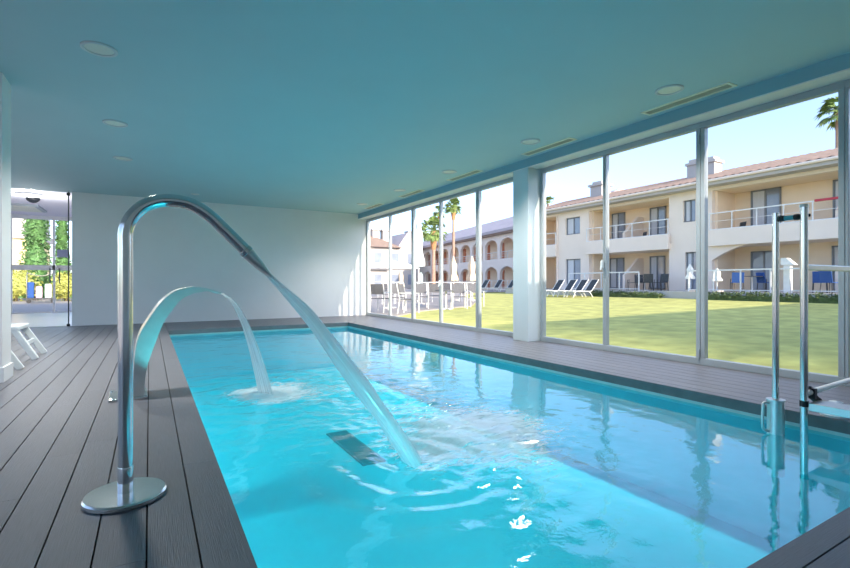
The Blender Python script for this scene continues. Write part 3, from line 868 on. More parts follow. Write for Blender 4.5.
tree('slimmer green conifer behind the notice on the lobby door', (p.x, 40, -0.05), [((0, 0, 2.0), (0.5, 0.5, 2.0)), ((0, 0, 4.2), (0.35, 0.35, 1.7))], 900, 0.15, M['leaf'], 4, 0.14)
p = at(20, 300, Y=36)
tree('round yellow green shrub left of the luggage cart', (p.x - 0.2, 36, -0.05), [((0, 0, 1.0), (1.2, 1.0, 1.0)), ((-0.9, 0, 0.8), (0.9, 0.9, 0.8))], 900, 0.12, M['leaf_yellow'], 1, 0.1, 'shrub')
p = at(66, 300, Y=35)
tree('yellow green shrub at the right of the lobby door', (p.x, 35, -0.05), [((0, 0, 0.9), (0.8, 0.8, 0.9))], 800, 0.12, M['leaf_yellow'], 1, 0.1, 'shrub')
bl = thing('building', 'ochre and cream building beyond the forecourt, seen through the lobby door', 'building', (-20, 46, 0))
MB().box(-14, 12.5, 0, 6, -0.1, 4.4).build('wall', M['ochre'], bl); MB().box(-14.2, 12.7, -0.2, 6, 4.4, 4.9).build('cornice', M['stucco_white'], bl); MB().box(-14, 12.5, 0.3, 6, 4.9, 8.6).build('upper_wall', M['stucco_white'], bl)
for q in range(5): MB().box(-11 + q * 4.6, -9.4 + q * 4.6, 0.22, 0.32, 5.6, 7.4).build('window', M['win_pane'], bl)
hd = thing('hedge', 'dark green clipped hedge along the forecourt outside the lobby', 'hedge', (-14, 43.6, -0.05))
mb = MB().box(-12, 13.5, -0.4, 0.4, 0, 1.6); rnd = random.Random(3)
for q in range(5000):
    pz = Vector((rnd.uniform(-12, 13.5), rnd.choice((-0.42, -0.42, 0.42)), rnd.uniform(0, 1.65)))
    a = Vector((rnd.gauss(0, 1), rnd.gauss(0, 1), rnd.gauss(0, 1))).normalized() * 0.13; b = a.cross(Vector((0, 1, 0.1))).normalized() * 0.06
    mb.add([pz - a, pz + b, pz + a, pz - b], [(0, 1, 2, 3)])
mb.build('foliage', M['leaf'], hd)

# ------------------------------------------------------------------ garden
def lawn_z(x, y):
    return -0.03 + 0.30 * max(0, min(1, (x - 6.5) / 16.5))
mb = MB(); gx, gyn = 40, 60
X0, X1, Y0, Y1 = XG + 0.16, 40.0, -12.0, 90.0
for j in range(gyn + 1):
    for i in range(gx + 1):
        x = X0 + (X1 - X0) * i / gx; y = Y0 + (Y1 - Y0) * j / gyn
        mb.v.append((x, y, lawn_z(x, y)))
for j in range(gyn):
    for i in range(gx):
        a = j * (gx + 1) + i; mb.f.append((a, a + 1, a + gx + 2, a + gx + 1))
struct(mb.build('lawn', M['lawn']), 'sunlit mown lawn outside the glass wall', 'lawn')
# paved terrace beyond the far end of the lawn
edge = [(XG + 0.17, 12.9), (8.4, 14.8), (11.6, 16.0), (14.5, 19.5), (17.5, 25.0), (21, 29.5), (23.2, 30.0)]
mb = MB()
for i in range(len(edge) - 1):
    (xa, ya), (xb, yb) = edge[i], edge[i + 1]
    za_, zb2 = lawn_z(xa, ya) + 0.03, lawn_z(xb, yb) + 0.03
    mb.add([(xa, ya, za_), (xb, yb, zb2), (xb, 85, zb2), (xa, 85, za_), (xa, ya, za_ - 0.1), (xb, yb, zb2 - 0.1)], [(0, 1, 2, 3), (0, 4, 5, 1)])
mb.add([(23.2, 30, 0.30), (40, 30, 0.30), (40, 85, 0.30), (23.2, 85, 0.30)], [(0, 1, 2, 3)])
struct(mb.build('terrace', M['paving']), 'pale paved terrace with the café chairs beyond the lawn', 'terrace')

# hotel wing that stands outside on the near side (shades the near lawn)
wg = thing('hotel_wing', 'cream hotel wing on the near side of the lawn, outside the photo', 'building', (0, 0, 0)); wg['kind'] = 'structure'
MB().box(XG + 0.6, 34, -13, -3.0, -0.1, 4.15).build('wall', M['stucco'], wg); MB().box(XG + 0.6, 34, -13, -2.8, 4.15, 4.4).build('cornice', M['stucco_white'], wg)

# ------------------------------------------------------------------ facade tools
def holed_wall(mb, x0, x1, y0, y1, z0, z1, holes):
    ys_ = sorted({y0, y1, *[c for h in holes for c in h[:2]]}); zs_ = sorted({z0, z1, *[c for h in holes for c in h[2:]]})
    ys_ = [y for y in ys_ if y0 <= y <= y1]; zs_ = [z for z in zs_ if z0 <= z <= z1]
    for i in range(len(ys_) - 1):
        j = 0
        while j < len(zs_) - 1:
            cy_ = (ys_[i] + ys_[i + 1]) / 2
            inside = lambda q: any(h[0] < cy_ < h[1] and h[2] < (zs_[q] + zs_[q + 1]) / 2 < h[3] for h in holes)
            if inside(j): j += 1; continue
            k2 = j
            while k2 < len(zs_) - 1 and not inside(k2): k2 += 1
            mb.box(x0, x1, ys_[i], ys_[i + 1], zs_[j], zs_[k2]); j = k2
def window(parent, x, y0, y1, z0, z1, n=2, curtain=True):
    f = MB(); w_ = 0.07
    f.box(x - 0.04, x + 0.04, y0, y0 + w_, z0, z1); f.box(x - 0.04, x + 0.04, y1 - w_, y1, z0, z1)
    f.box(x - 0.04, x + 0.04, y0, y1, z0, z0 + w_); f.box(x - 0.04, x + 0.04, y0, y1, z1 - w_, z1)
    for i in range(1, n):
        yc = y0 + (y1 - y0) * i / n; f.box(x - 0.04, x + 0.04, yc - 0.04, yc + 0.04, z0, z1)
    fo = f.build('window', M['win_frame'], parent)
    MB().box(x + 0.0, x + 0.015, y0 + 0.02, y1 - 0.02, z0 + 0.02, z1 - 0.02).build('pane', M['win_pane'], fo)
    if curtain:
        yc = y0 + (y1 - y0) * 0.5
        MB().box(x - 0.012, x - 0.002, yc + 0.04, y1 - 0.1, z0 + 0.08, z1 - 0.08).build('curtain', M['curtain'], fo)
    return fo
def railing(parent, x, y0, y1, z0, z1, step=0.9, bars=3, name='railing'):
    f = MB(); f.box(x - 0.025, x + 0.025, y0, y1, z1 - 0.05, z1)
    for q in range(1, bars): 
        zz = z0 + (z1 - z0) * q / bars; f.box(x - 0.01, x + 0.01, y0, y1, zz - 0.01, zz + 0.01)
    f.box(x - 0.015, x + 0.015, y0, y1, z0, z0 + 0.04)
    y = y0
    n_ = max(1, round((y1 - y0) / step))
    for i in range(n_ + 1):
        y = y0 + (y1 - y0) * i / n_; f.box(x - 0.02, x + 0.02, y - 0.02, y + 0.02, z0, z1)
    return f.build(name, M['rail'], parent)

# building A: long cream block across the lawn, facade at X = XA facing the pool
XA = 25.3
ya = lambda u: at(u, 300, X=XA).y
za2 = lambda u, v: at(u, v, X=XA).z
A = thing('apartment_building', 'long cream two-storey apartment block with loggias and tiled roof across the lawn', 'building')
TZ = 0.62
LOG = [(ya(843) - 4.5, ya(712)), (ya(669), ya(589)), (ya(557), ya(534))]      # loggia spans in Y
wins = [(ya(580), ya(565.5), za2(572, 234.5), za2(572, 217.5)), (ya(580.5), ya(565.5), TZ + 0.05, za2(572, 259)),
        (ya(695.5), ya(683), za2(688, 222), za2(688, 200)), (ya(697), ya(685), TZ + 0.05, za2(690, 252))]
holes = [(a, b, TZ, 2.98) for a, b in LOG] + [(a, b, 3.75, 5.86) for a, b in LOG] + wins
mb = MB(); holed_wall(mb, XA, XA + 0.3, 2.0, 27.4, 0.0, 6.04, holes)
mb.box(XA + 0.3, XA + 8, 2.0, 2.3, 0, 6.02); mb.box(XA + 0.3, XA + 8, 27.1, 27.4, 0, 6.02)
mb.build('wall', M['stucco'], A)
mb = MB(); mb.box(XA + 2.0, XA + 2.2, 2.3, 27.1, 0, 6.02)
mb.build('loggia_wall', M['stucco_bounce'], A)
for a, b in LOG:
    MB().box(XA - 0.25, XA + 2.0, a - 0.1, b + 0.1, 2.95, 3.25).build('balcony_slab', M['stucco'], A)
    MB().box(XA - 0.25, XA - 0.1, a - 0.1, b + 0.1, 3.25, 3.78).build('parapet', M['stucco'], A)
    railing(A, XA - 0.17, a - 0.05, b + 0.05, 3.78, 4.66, 1.1, 2)
    MB().box(XA + 0.3, XA + 2.0, a, b, 5.86, 6.0).build('loggia_ceiling', M['stucco_bounce'], A)
    for yy in (a, b): MB().box(XA + 0.3, XA + 2.0, yy - 0.12, yy + 0.12, 0, 5.86).build('side_wall', M['stucco_bounce'], A)
# sloped dividers in the loggias
def divider(y, z0, h, x1=2.0):
    MB().prism([(XA + 0.15, z0), (XA + x1, z0), (XA + x1, z0 + h), (XA + x1 - 0.5, z0 + h), (XA + 0.15, z0 + h * 0.45)], y - 0.08, y + 0.08, 'y').build('divider', M['stucco'], A)
dm = (LOG[1][0] + LOG[1][1]) / 2
for z0 in (TZ, 3.25): divider(dm + 0.25, z0, 2.0)
dm2 = (LOG[0][0] + LOG[0][1]) / 2
for z0 in (TZ, 3.25): divider(dm2 - 0.2, z0, 2.0)
# arched head of the near lower loggia
a, b = LOG[0]
mb = MB(); n = 20
for i in range(n):
    s0, s1 = i / n, (i + 1) / n
    f_ = lambda s: 2.98 - 0.75 * max(0, 1 - min(1, min(s, 1 - s) / 0.22)) ** 2
    mb.prism([(a + (b - a) * s0, f_(s0)), (a + (b - a) * s1, f_(s1)), (a + (b - a) * s1, 3.0), (a + (b - a) * s0, 3.0)], XA, XA + 0.3, 'x')
mb.build('arch', M['stucco'], A)
# windows and terrace doors
for y0_, y1_, z0_, z1_ in wins: window(A, XA + 0.16, y0_, y1_, z0_, z1_, 2)
XR = XA + 1.96
yr = lambda u: at(u, 300, X=XR).y
zr2 = lambda u, v: at(u, v, X=XR).z
for u0, u1, vt, lowdoor in ((666, 650, 207, 3.3), (625, 612, 213, 3.3), (781, 751, 189, 3.3), (862, 833, 178, 3.3)):
    window(A, XR, yr(u0), yr(u1), lowdoor, zr2((u0 + u1) / 2, vt), 2)
for u0, u1, vt in ((665, 650, 256), (624, 610, 258), (778, 751, 251), (862, 832, 245)):
    window(A, XR, yr(u0), yr(u1), TZ + 0.05, zr2((u0 + u1) / 2, vt), 2, u0 != 778)
# roof
mb = MB(); sp = 0.19; y = 1.4; row0 = []
n_ = int((28.0 - 1.4) / (sp / 6))
NX = 9; xs_ = [XA - 0.75 + (5.3) * i / (NX - 1) for i in range(NX)]
for i in range(n_ + 1):
    yy = 1.4 + i * sp / 6; bump_ = 0.055 * abs(math.sin(PI * (yy - 1.4) / sp * 0.5))
    for j, xx in enumerate(xs_): mb.v.append((xx, yy, 6.30 + (xx - xs_[0]) * 0.283 + bump_))
for i in range(n_):
    for j in range(NX - 1):
        q = i * NX + j; mb.f.append((q, q + 1, q + NX + 1, q + NX))
mb.build('roof', M['roof'], A)
MB().box(XA + 4.55, XA + 9.5, 1.4, 28.0, 6.3, 7.78).build('roof_ridge', M['roof'], A)
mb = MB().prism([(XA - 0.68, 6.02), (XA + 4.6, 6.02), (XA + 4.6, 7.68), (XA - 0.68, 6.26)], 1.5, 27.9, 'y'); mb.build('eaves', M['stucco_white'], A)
gt = MB().tube([(XA - 0.76, 1.4, 6.24), (XA - 0.76, 28.0, 6.24)], 0.07, 8); gt.build('gutter', M['stucco'], A)
dp = MB().tube([(XA - 0.05, ya(557.6), 0.2), (XA - 0.05, ya(557.6), 6.0)], 0.05, 8); dp.build('drainpipe', M['stucco'], A)
for u, v0_, w_ in ((600.5, 182, 1.0), (696, 160, 0.7), (711, 158, 0.8)):
    q = at(u, 196 if u < 620 else 172, X=XA + 3.2)
    zt = at(u, v0_, X=XA + 3.2).z
    cm = MB().box(q.x - w_ / 2, q.x + w_ / 2, q.y - w_ / 2, q.y + w_ / 2, 6.9, zt - 0.35)
    co = cm.build('chimney', M['stucco_white'], A)
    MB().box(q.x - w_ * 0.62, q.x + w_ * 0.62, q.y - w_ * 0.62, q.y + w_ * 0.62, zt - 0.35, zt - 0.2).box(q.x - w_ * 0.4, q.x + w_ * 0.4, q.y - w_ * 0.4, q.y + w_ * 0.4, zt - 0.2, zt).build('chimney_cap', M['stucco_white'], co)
# raised terrace in front of A
struct(MB().box(XA - 2.3, XA + 2.0, 2.0, 27.4, 0.1, TZ).build('terrace', M['terrace']), 'raised stone terrace in front of the cream apartment block', 'terrace')
for y0_, y1_, lb in ((ya(843) - 3.0, ya(716) + 0.2, 'white metal fence on the terrace below the arched loggia'), (16.4, 21.4, 'white metal fence on the terrace below the middle loggia')):
    t = thing('fence', lb, 'fence', (XA - 2.1, y0_, TZ))
    f = MB().box(-0.03, 0.03, 0, y1_ - y0_, 1.0, 1.06).box(-0.02, 0.02, 0, y1_ - y0_, 0.08, 0.12); f.build('rail', M['rail'], t)
    n_ = int((y1_ - y0_) / 1.15)
    for i in range(n_ + 1): MB().box(-0.025, 0.025, (y1_ - y0_) * i / n_ - 0.025, (y1_ - y0_) * i / n_ + 0.025, 0, 1.04).build('post', M['rail'], t)
def hedge_strip(label, x, y0, y1, z, h, wd):
    hd = thing('low_hedge', label, 'hedge', (x, y0, z)); L_ = y1 - y0; rnd = random.Random(len(label))
    mb = MB(); n_ = int(L_ / 0.5)
    for i in range(n_): leaf_blob(mb, (0, L_ * (i + 0.5) / n_, h * 0.45), (wd, 0.45, h * rnd.uniform(0.4, 0.65)), 160, 0.07, rnd)
    mb.box(-wd * 0.6, wd * 0.6, 0, L_, 0, h * 0.55)
    mb.build('foliage', M['hedge'], hd)
hedge_strip('low dark hedge at the foot of the middle loggia terrace', XA - 2.65, ya(690), ya(622), 0.26, 0.36, 0.3)
hedge_strip('low hedge below the white fence at the right', XA - 2.65, 6.0, ya(733), 0.26, 0.40, 0.3)

# building B: arcaded block further back, turned a little
B = thing('apartment_building', 'arcaded two-storey block with a grey roof beyond the column', 'building', (30.5, 29.0, 0), -math.atan2(3.3, 17.6))
BANG = math.atan2(3.3, 17.6)
def bloc(u):
    dx, dy = ray(u); ox, oy = 30.5, 29.0; ex, ey = math.sin(BANG), math.cos(BANG)
    # t*(dx,dy) = o + s*e
    det = dx * (-ey) + ex * dy
    s = (dx * oy - dy * ox) / (dy * ex - dx * ey)
    return s
a0_ = bloc(506.5); SPB = bloc(491) - a0_
ars = [a0_ + SPB * q for q in range(-1, 9) if a0_ + SPB * (q + 0.5) < bloc(415)]
aw = SPB * 0.42
mb = MB(); n = 14
edges = []
for c in ars: edges += [c]
def arch_wall(mb, y0, y1, z0, z1, arcs, x0, x1):
    """wall with arched openings: arcs (centre, half width, sill, spring)"""
    cur = y0
    for c, hw, zs_, zsp in sorted(arcs):
        mb.box(x0, x1, cur, c - hw, z0, z1); mb.box(x0, x1, c - hw, c + hw, z0, zs_)
        for i in range(n):
            a0 = PI - PI * i / n; a1 = PI - PI * (i + 1) / n
            p0 = (c + hw * math.cos(a0), zsp + 0.85 * math.sin(a0)); p1_ = (c + hw * math.cos(a1), zsp + 0.85 * math.sin(a1))
            mb.prism([p0, p1_, (p1_[0], z1), (p0[0], z1)], x0, x1, 'x')
        cur = c + hw
    mb.box(x0, x1, cur, y1, z0, z1)
LB = bloc(414)
arch_wall(mb, -2, LB, 0, 3.3, [(c, aw, 0.4, 1.95) for c in ars], 0, 0.3)
arch_wall(mb, -2, LB, 3.3, 6.4, [(c, aw, 3.6, 4.95) for c in ars], 0, 0.3)
mb.build('wall', M['stucco'], B)
MB().box(1.8, 2.0, -2, LB, 0, 6.4).box(0.3, 1.8, -2, LB, 3.2, 3.35).build('loggia_wall', M['stucco_bounce'], B)
for c in ars:
    for z0 in (0.4, 3.5):
        MB().box(1.72, 1.8, c + 0.2, c + 0.95, z0, z0 + 2.1).build('door', M['door_wood'], B)
    railing(B, 0.1, c - aw, c + aw, 3.6, 4.4, 1.2, 3)
    railing(B, 0.1, c - aw, c + aw, 0.4, 1.3, 1.2, 3)
MB().prism([(-0.6, 6.4), (4.5, 6.4), (4.5, 8.9), (3.9, 8.9), (-0.6, 6.7)], -2.5, LB + 2, 'y').build('roof', M['roof_grey'], B)
MB().box(-0.45, 0, -2, LB, 6.2, 6.42).build('cornice', M['roof'], B)

# building C: white wing closing the far end
Cb = thing('apartment_building', 'sunlit white wing with a terracotta hipped roof at the far end of the terrace', 'building', (22, 62, 0))
MB().box(0, 12.5, 0, 8, 0, 6.3).build('wall', M['stucco_white'], Cb)
mb = MB(); mb.add([(-0.6, -0.7, 6.2), (10, -0.7, 6.2), (10, 8, 6.2), (-0.6, 8, 6.2), (0, 4, 8.6), (6.3, 4, 8.6)], [(0, 1, 5, 4), (1, 2, 5), (2, 3, 4, 5), (3, 0, 4), (0, 3, 2, 1)]); mb.build('roof', M['roof'], Cb)
mb = MB().prism([(9.8, 6.3), (12.5, 6.3), (12.5, 8.6), (11.5, 8.6)], 0.5, 8, 'y'); mb.build('roof', M['roof_grey'], Cb)
for q, (x, z0, w_) in enumerate(((6.4, 3.9, 1.1), (9.2, 3.9, 1.1), (11.8, 3.9, 1.0), (6.4, 0.8, 1.1), (9.2, 0.8, 1.1), (11.8, 0.8, 1.0))):
    MB().box(x - w_ / 2, x + w_ / 2, -0.03, 0.03, z0, z0 + 1.5).build('window', M['win_pane'], Cb)
MB().box(5, 8, -1.2, 0, 3.1, 3.9).build('balcony', M['stucco_white'], Cb)
for u in (374.5, 384.5, 410):
    q = at(u, 240, Y=65); co = MB().box(q.x - 22 - 0.5, q.x - 22 + 0.5, 2.5, 3.5, 7, 8.9).build('chimney', M['stucco_white'], Cb)
    MB().box(q.x - 22 - 0.7, q.x - 22 + 0.7, 2.3, 3.7, 8.9, 9.15).build('chimney_cap', M['stucco_white'], co)

# ------------------------------------------------------------------ palms
def palm(label, u, vc, dist, rad, trunk_r, nf=50, skirt=True, lean=0.0):
    dx, dy = ray(u); ln = math.hypot(dx, dy)
    X_, Y_ = dist * dx, dist * dy
    zc = HC + (V0 - vc) * dist / FPX
    t = thing('palm_tree', label, 'palm tree', (X_, Y_, 0.0), 0, 'fan palms in the garden')
    MB().tube([(lean, 0, 0), (lean * 0.6, 0, zc * 0.4), (0, 0, zc - 0.1)], [trunk_r * 1.35, trunk_r, trunk_r * 0.85], 10).build('trunk', M['palm_trunk'], t, smooth=True)
    if skirt: MB().lathe([(trunk_r * 1.1, zc - rad * 1.25), (trunk_r * 1.5, zc - rad * 1.0), (trunk_r * 1.9, zc - rad * 0.45), (trunk_r * 1.4, zc - rad * 0.1)], 12).build('dry_skirt', M['palm_skirt'], t, smooth=True)
    rnd = random.Random(int(u)); mb = MB()
    for i in range(nf):
        az = rnd.uniform(0, 2 * PI); el = rnd.uniform(-0.75, 1.35)
        d = Vector((math.cos(az) * math.cos(el), math.sin(az) * math.cos(el), math.sin(el)))
        st = rad * rnd.uniform(0.42, 0.6); c = Vector((0, 0, zc)) + d * st
        mb.bar(Vector((0, 0, zc)), c, 0.035)
        sx = d.cross(Vector((0, 0, 1))).normalized()
        nleaf = 11
        for k2 in range(nleaf):
            an = (k2 / (nleaf - 1) - 0.5) * 2.5
            ld = (d * math.cos(an) + sx * math.sin(an)).normalized()
            l_ = rad * rnd.uniform(0.40, 0.55)
            w_ = ld.cross(d.cross(sx)).normalized() * rad * 0.06
            tip_ = c + ld * l_ + Vector((0, 0, -0.16 * rad * (1 + abs(an) * 0.4)))
            mid = c + ld * l_ * 0.5
            mb.add([c, mid + w_, tip_, mid - w_], [(0, 1, 2, 3)])
    mb.build('crown', M['palm_leaf'], t)
palm('bushy fan palm with an orange trunk, third window from the end wall', 433.5, 230, 40, 1.35, 0.16)
palm('slim tall fan palm beside the double window frame, top above the grey roof', 453.5, 206.5, 42, 0.95, 0.13)
palm('thin tall palm half hidden by a window bar behind the bushy palm', 439.5, 212, 52, 0.95, 0.13, 26)
palm('tall palm whose crown shows above the roof at the upper right', 838, 112, 40, 1.7, 0.2, 30, False)
palm('small palm top peeping over the roof next to the column', 548, 203, 52, 1.0, 0.15, 26, False)

# ------------------------------------------------------------------ garden furniture
def cafe_chair():
    t = thing('cafe_chair', '', 'chair', (0, 0, 0), 0, 'café chairs on the terrace')
    MB().box(-0.26, 0.26, -0.24, 0.24, 0.46, 0.49).build('seat', M['mesh_grey'], t)
    MB().prism([(-0.25, 0.62), (-0.22, 0.62), (-0.30, 0.98), (-0.33, 0.98)], -0.24, 0.24, 'x').build('backrest', M['mesh_grey'], t)
    for sx in (-1, 1):
        MB().tube([(sx * 0.28, 0.25, 0), (sx * 0.28, 0.24, 0.66)], 0.018, 6).build('leg', M['white_metal'], t)
        MB().tube([(sx * 0.28, -0.30, 0), (sx * 0.28, -0.22, 0.48), (sx * 0.28, -0.34, 1.05)], 0.018, 6).build('leg', M['white_metal'], t)
        MB().bar((sx * 0.28, 0.26, 0.67), (sx * 0.28, -0.27, 0.69), 0.05, 0.025).build('armrest', M['white_metal'], t)
    MB().tube([(-0.28, -0.34, 1.04), (0.28, -0.34, 1.04)], 0.018, 6).build('top_rail', M['white_metal'], t)
    return t
def cafe_table():
    t = thing('cafe_table', '', 'table', (0, 0, 0), 0, 'café tables on the terrace')
    MB().lathe([(0.42, 0.72), (0.42, 0.75)], 24).build('table_top', M['mesh_grey'], t)
    MB().tube([(0, 0, 0), (0, 0, 0.72)], 0.035, 10).build('pedestal', M['white_metal'], t)
    MB().bar((-0.3, 0, 0.02), (0.3, 0, 0.02), 0.05).bar((0, -0.3, 0.02), (0, 0.3, 0.02), 0.05).build('base', M['white_metal'], t)
    return t
cc = cafe_chair(); used = False
spots = [(381, 312, 2.6, 'beside the white end wall'), (397, 310.5, 0.2, 'behind the second window pane'), (409, 313.5, 1.2, 'turned sideways just left of the double window frame'),
         (420.5, 309, 0.1, 'just right of the double window frame'), (434, 307, 3.3, 'in front of the bushy palm'), (459, 309, 0.15, 'in the middle of the fourth pane'),
         (475.5, 307.5, 0.3, 'against the window bar before the column'), (389, 304.5, 3.0, 'in the back row behind the first pane'), (425, 303.5, 0.4, 'in the back row behind the third pane'),
         (447, 304, 2.9, 'in the back row behind the fourth pane'), (466, 303.5, 3.4, 'in the back row before the column')]
for u, v, r_, s in spots:
    p = at(u, v, z=0.03); lab = 'grey sling café chair with white legs, ' + s
    base_r = -math.atan2(p.x, p.y)
    if not used: cc.location = p; cc.rotation_euler = (0, 0, base_r + r_ + PI); cc['label'] = lab; used = True
    else: dup(cc, lab, p, base_r + r_ + PI)
ct = cafe_table(); used = False
for u, v, s in ((390, 308, 'behind the first panes'), (415, 302.5, 'behind the double window frame'), (446, 309.5, 'left of the middle chair of the fourth pane'), (480, 305, 'half hidden by the window bar before the column')):
    p = at(u, v, z=0.03); lab = 'round café table, ' + s
    if not used: ct.location = p; ct['label'] = lab; used = True
    else: dup(ct, lab, p)
def parasol_closed(label, loc, h, r, m_):
    t = thing('parasol', label, 'parasol', loc, 0, 'closed parasols')
    MB().tube([(0, 0, 0), (0, 0, h)], 0.03, 8).build('pole', M['white_metal'], t)
    mb = MB(); n_ = 20; b0 = 0
    prof = [(0.45, r * 0.95), (0.5, r * 1.0), (0.62, r * 0.62), (0.66, r * 0.6), (0.8, r * 0.7), (0.95, r * 0.25), (0.985, 0.03)]
    for zf_, rr in prof:
        for j in range(n_):
            a = 2 * PI * j / n_; q = rr * (1 + 0.22 * math.cos(a * 5)); mb.v.append((q * math.cos(a), q * math.sin(a), h * zf_))
    for i in range(len(prof) - 1):
        for j in range(n_): mb.f.append((i * n_ + j, i * n_ + (j + 1) % n_, (i + 1) * n_ + (j + 1) % n_, (i + 1) * n_ + j))
    mb.f.append(tuple(range(n_))); mb.f.append(tuple((len(prof) - 1) * n_ + j for j in range(n_)))
    mb.build('canopy', M[m_], t, smooth=True)
    MB().lathe([(0.28, 0), (0.28, 0.08), (0.05, 0.1)], 16).build('base', M['terrace'], t)
p = at(418.5, 305, z=0.05); parasol_closed('tall closed white parasol seen beside the double window frame', p, HC + (V0 - 222) * (p.length / FPX) + 0.1, 0.28, 'parasol_white')
for u, vt, s in ((453.5, 256, 'in front of the slim tall palm'), (472, 256, 'left of the window bar before the column'), (401, 270, 'small and far, behind the second pane')):
    p = at(u, 301, z=0.1); dd = (p.x * SY + p.y * CY)
    parasol_closed('closed cream parasol on the paved terrace, ' + s, p, HC + (V0 - vt) * dd / FPX - 0.1, 0.26 if u > 410 else 0.18, 'parasol')
t = thing('parasol', 'open white parasol far behind the first window panes', 'parasol', (at(390, 296, z=0.2)), 0)
MB().lathe([(2.0, 1.75), (1.9, 1.95), (0.9, 2.15), (0.05, 2.35)], 8).build('canopy', M['parasol_white'], t); MB().tube([(0, 0, 0), (0, 0, 2.3)], 0.04, 8).build('pole', M['white_metal'], t)

def sling_lounger():
    t = thing('sun_lounger', '', 'sun lounger', (0, 0, 0), 0, 'grey loungers on the lawn')
    # foot end towards -x, raised back at +x
    f = MB().tube([(-1.2, -0.3, 0.34), (0.0, -0.3, 0.34)], 0.025, 6).tube([(-1.2, 0.3, 0.34), (0.0, 0.3, 0.34)], 0.025, 6).tube([(-1.2, -0.3, 0.34), (-1.2, 0.3, 0.34)], 0.025, 6)
    f.tube([(0, -0.3, 0.34), (0.5, -0.3, 1.0), (0.5, 0.3, 1.0), (0, 0.3, 0.34)], 0.025, 6); f.build('frame', M['white_metal'], t)
    MB().box(-1.2, 0, -0.28, 0.28, 0.33, 0.345).build('bed', M['mesh_grey'], t)
    MB().prism([(0.0, 0.335), (0.02, 0.335), (0.5, 0.97), (0.48, 0.985)], -0.28, 0.28, 'y').build('backrest', M['mesh_dark'], t)
    for sy in (-0.3, 0.3):
        MB().tube([(-1.05, sy, 0.34), (-1.2, sy, 0.0)], 0.025, 6).build('leg', M['white_metal'], t)
        MB().tube([(-0.15, sy, 0.34), (0.1, sy, 0.0)], 0.025, 6).build('leg', M['white_metal'], t)
    return t
sl = sling_lounger(); used = False
for u, s in ((555, 'leftmost of the four by the block'), (567, 'second from the left of the four by the block'), (578, 'third from the left of the four by the block'), (588, 'rightmost of the four by the block'),
             (482.5, 'far left of the group before the column'), (496, 'middle of the group before the column'), (509.5, 'right of the group, touching the column')):
    p = at(u, 294.5, X=21.5); p.z = lawn_z(p.x, p.y)
    if u < 520: p = at(u, 294.5, Y=30.5); p.z = lawn_z(p.x, p.y) + 0.03
    lab = 'grey raised-back sun lounger outside, ' + s
    rr = -math.atan2(p.x, p.y) + 0.65
    if not used: sl.location = p; sl.rotation_euler = (0, 0, rr); sl['label'] = lab; used = True
    else: dup(sl, lab, p, rr)

def garden_chair(m_seat):
    t = thing('garden_chair', '', 'chair', (0, 0, 0), 0, 'chairs on the apartment terraces')
    MB().box(-0.24, 0.24, -0.24, 0.24, 0.43, 0.46).build('seat', m_seat, t)
    MB().prism([(-0.25, 0.46), (-0.22, 0.46), (-0.30, 0.92), (-0.33, 0.92)], -0.24, 0.24, 'x').build('backrest', m_seat, t)
    for sx in (-1, 1):
        for sy in (-1, 1): MB().tube([(sx * 0.24, sy * 0.26, 0), (sx * 0.22, sy * 0.22, 0.62 if sy > 0 else 0.45)], 0.018, 6).build('leg', M['dark_metal'], t)
    return t
gc = garden_chair(M['blue_fabric']); used = False
for u, r_, s in ((737, 0.6, 'left of the dark terrace door'), (766, -0.4, 'right in front of the dark terrace door'), (820, 0.3, 'at the right behind the lift rail'), (831, -0.3, 'farthest right behind the lift rail')):
    p = at(u, 290, X=XA - (1.5 if u in (737, 831) else 0.3)); p.z = TZ; lab = 'blue garden chair on the terrace, ' + s
    if not used: gc.location = p; gc.rotation_euler = (0, 0, r_ - PI / 2); gc['label'] = lab; used = True
    else: dup(gc, lab, p, r_ - PI / 2)
gd = garden_chair(M['mesh_dark']); used = False
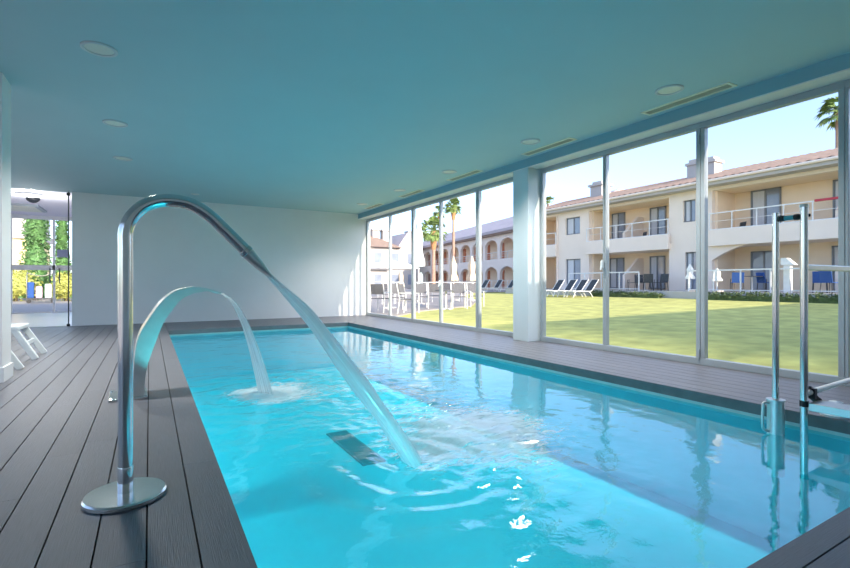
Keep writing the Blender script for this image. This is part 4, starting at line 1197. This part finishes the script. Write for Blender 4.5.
for u, r_, s in ((632.5, 0.8, 'left of the table under the middle loggia'), (640, 2.4, 'close left of the table under the middle loggia'), (648.5, -1.0, 'right of the table under the middle loggia'), (655, -2.2, 'second right of the table under the middle loggia'), (661, 1.5, 'rightmost under the middle loggia')):
    p = at(u, 290, X=XA - (1.45 if u in (632.5, 648.5, 661) else 0.2)); p.z = TZ; lab = 'dark terrace chair, ' + s
    if not used: gd.location = p; gd.rotation_euler = (0, 0, r_); gd['label'] = lab; used = True
    else: dup(gd, lab, p, r_)
tb = cafe_table(); p = at(644.5, 290, X=XA - 0.78); p.z = TZ; tb.location = p; tb['label'] = 'round terrace table between the dark chairs under the middle loggia'; tb['group'] = 'terrace tables'
dup(tb, 'round terrace table between the two blue chairs', Vector((XA - 0.9, at(752, 290, X=XA - 0.9).y, TZ)), group='terrace tables')
for u, vt, s in ((690, 264, 'before the right-hand wall of the middle loggia'), (717, 268, 'at the left end of the white fence')):
    p = at(u, 292, X=XA - 1.6); p.z = TZ; dd = p.x * SY + p.y * CY
    parasol_closed('small closed white parasol on the raised terrace, ' + s, p, HC + (V0 - vt) * dd / FPX - TZ, 0.2, 'parasol_white')
p = at(788, 290, X=XA - 1.8)
t = thing('lamp_post', 'short white post with a slanted bright top between the lift posts', 'garden lamp', (p.x, p.y, TZ))
dd = p.x * SY + p.y * CY; hh = HC + (V0 - 265) * dd / FPX - TZ
MB().box(-0.12, 0.12, -0.12, 0.12, 0, hh).build('post', M['white_metal'], t); MB().prism([(-0.3, hh), (0.2, hh), (0.2, hh + 0.3), (0.0, hh + 0.3)], -0.18, 0.18, 'x').build('head', M['white_metal'], t)
# towels over balcony rails
q = at(829, 213, X=XA - 0.17)
tag(MB().box(XA - 0.24, XA - 0.10, q.y - 0.5, q.y + 0.5, 4.60, 4.70).build('towel', M['red'], bevel=0.02), 'red towel on the balcony rail at the right', 'towel')
# balcony furniture upstairs
for u, s in ((640, 'behind the railing of the middle upper loggia'), (737, 'behind the railing left of the upper terrace door')):
    p = at(u, 240, X=XA + 0.7); p.z = 3.25
    dup(gd, 'dark garden chair upstairs, ' + s, p, 1.0)
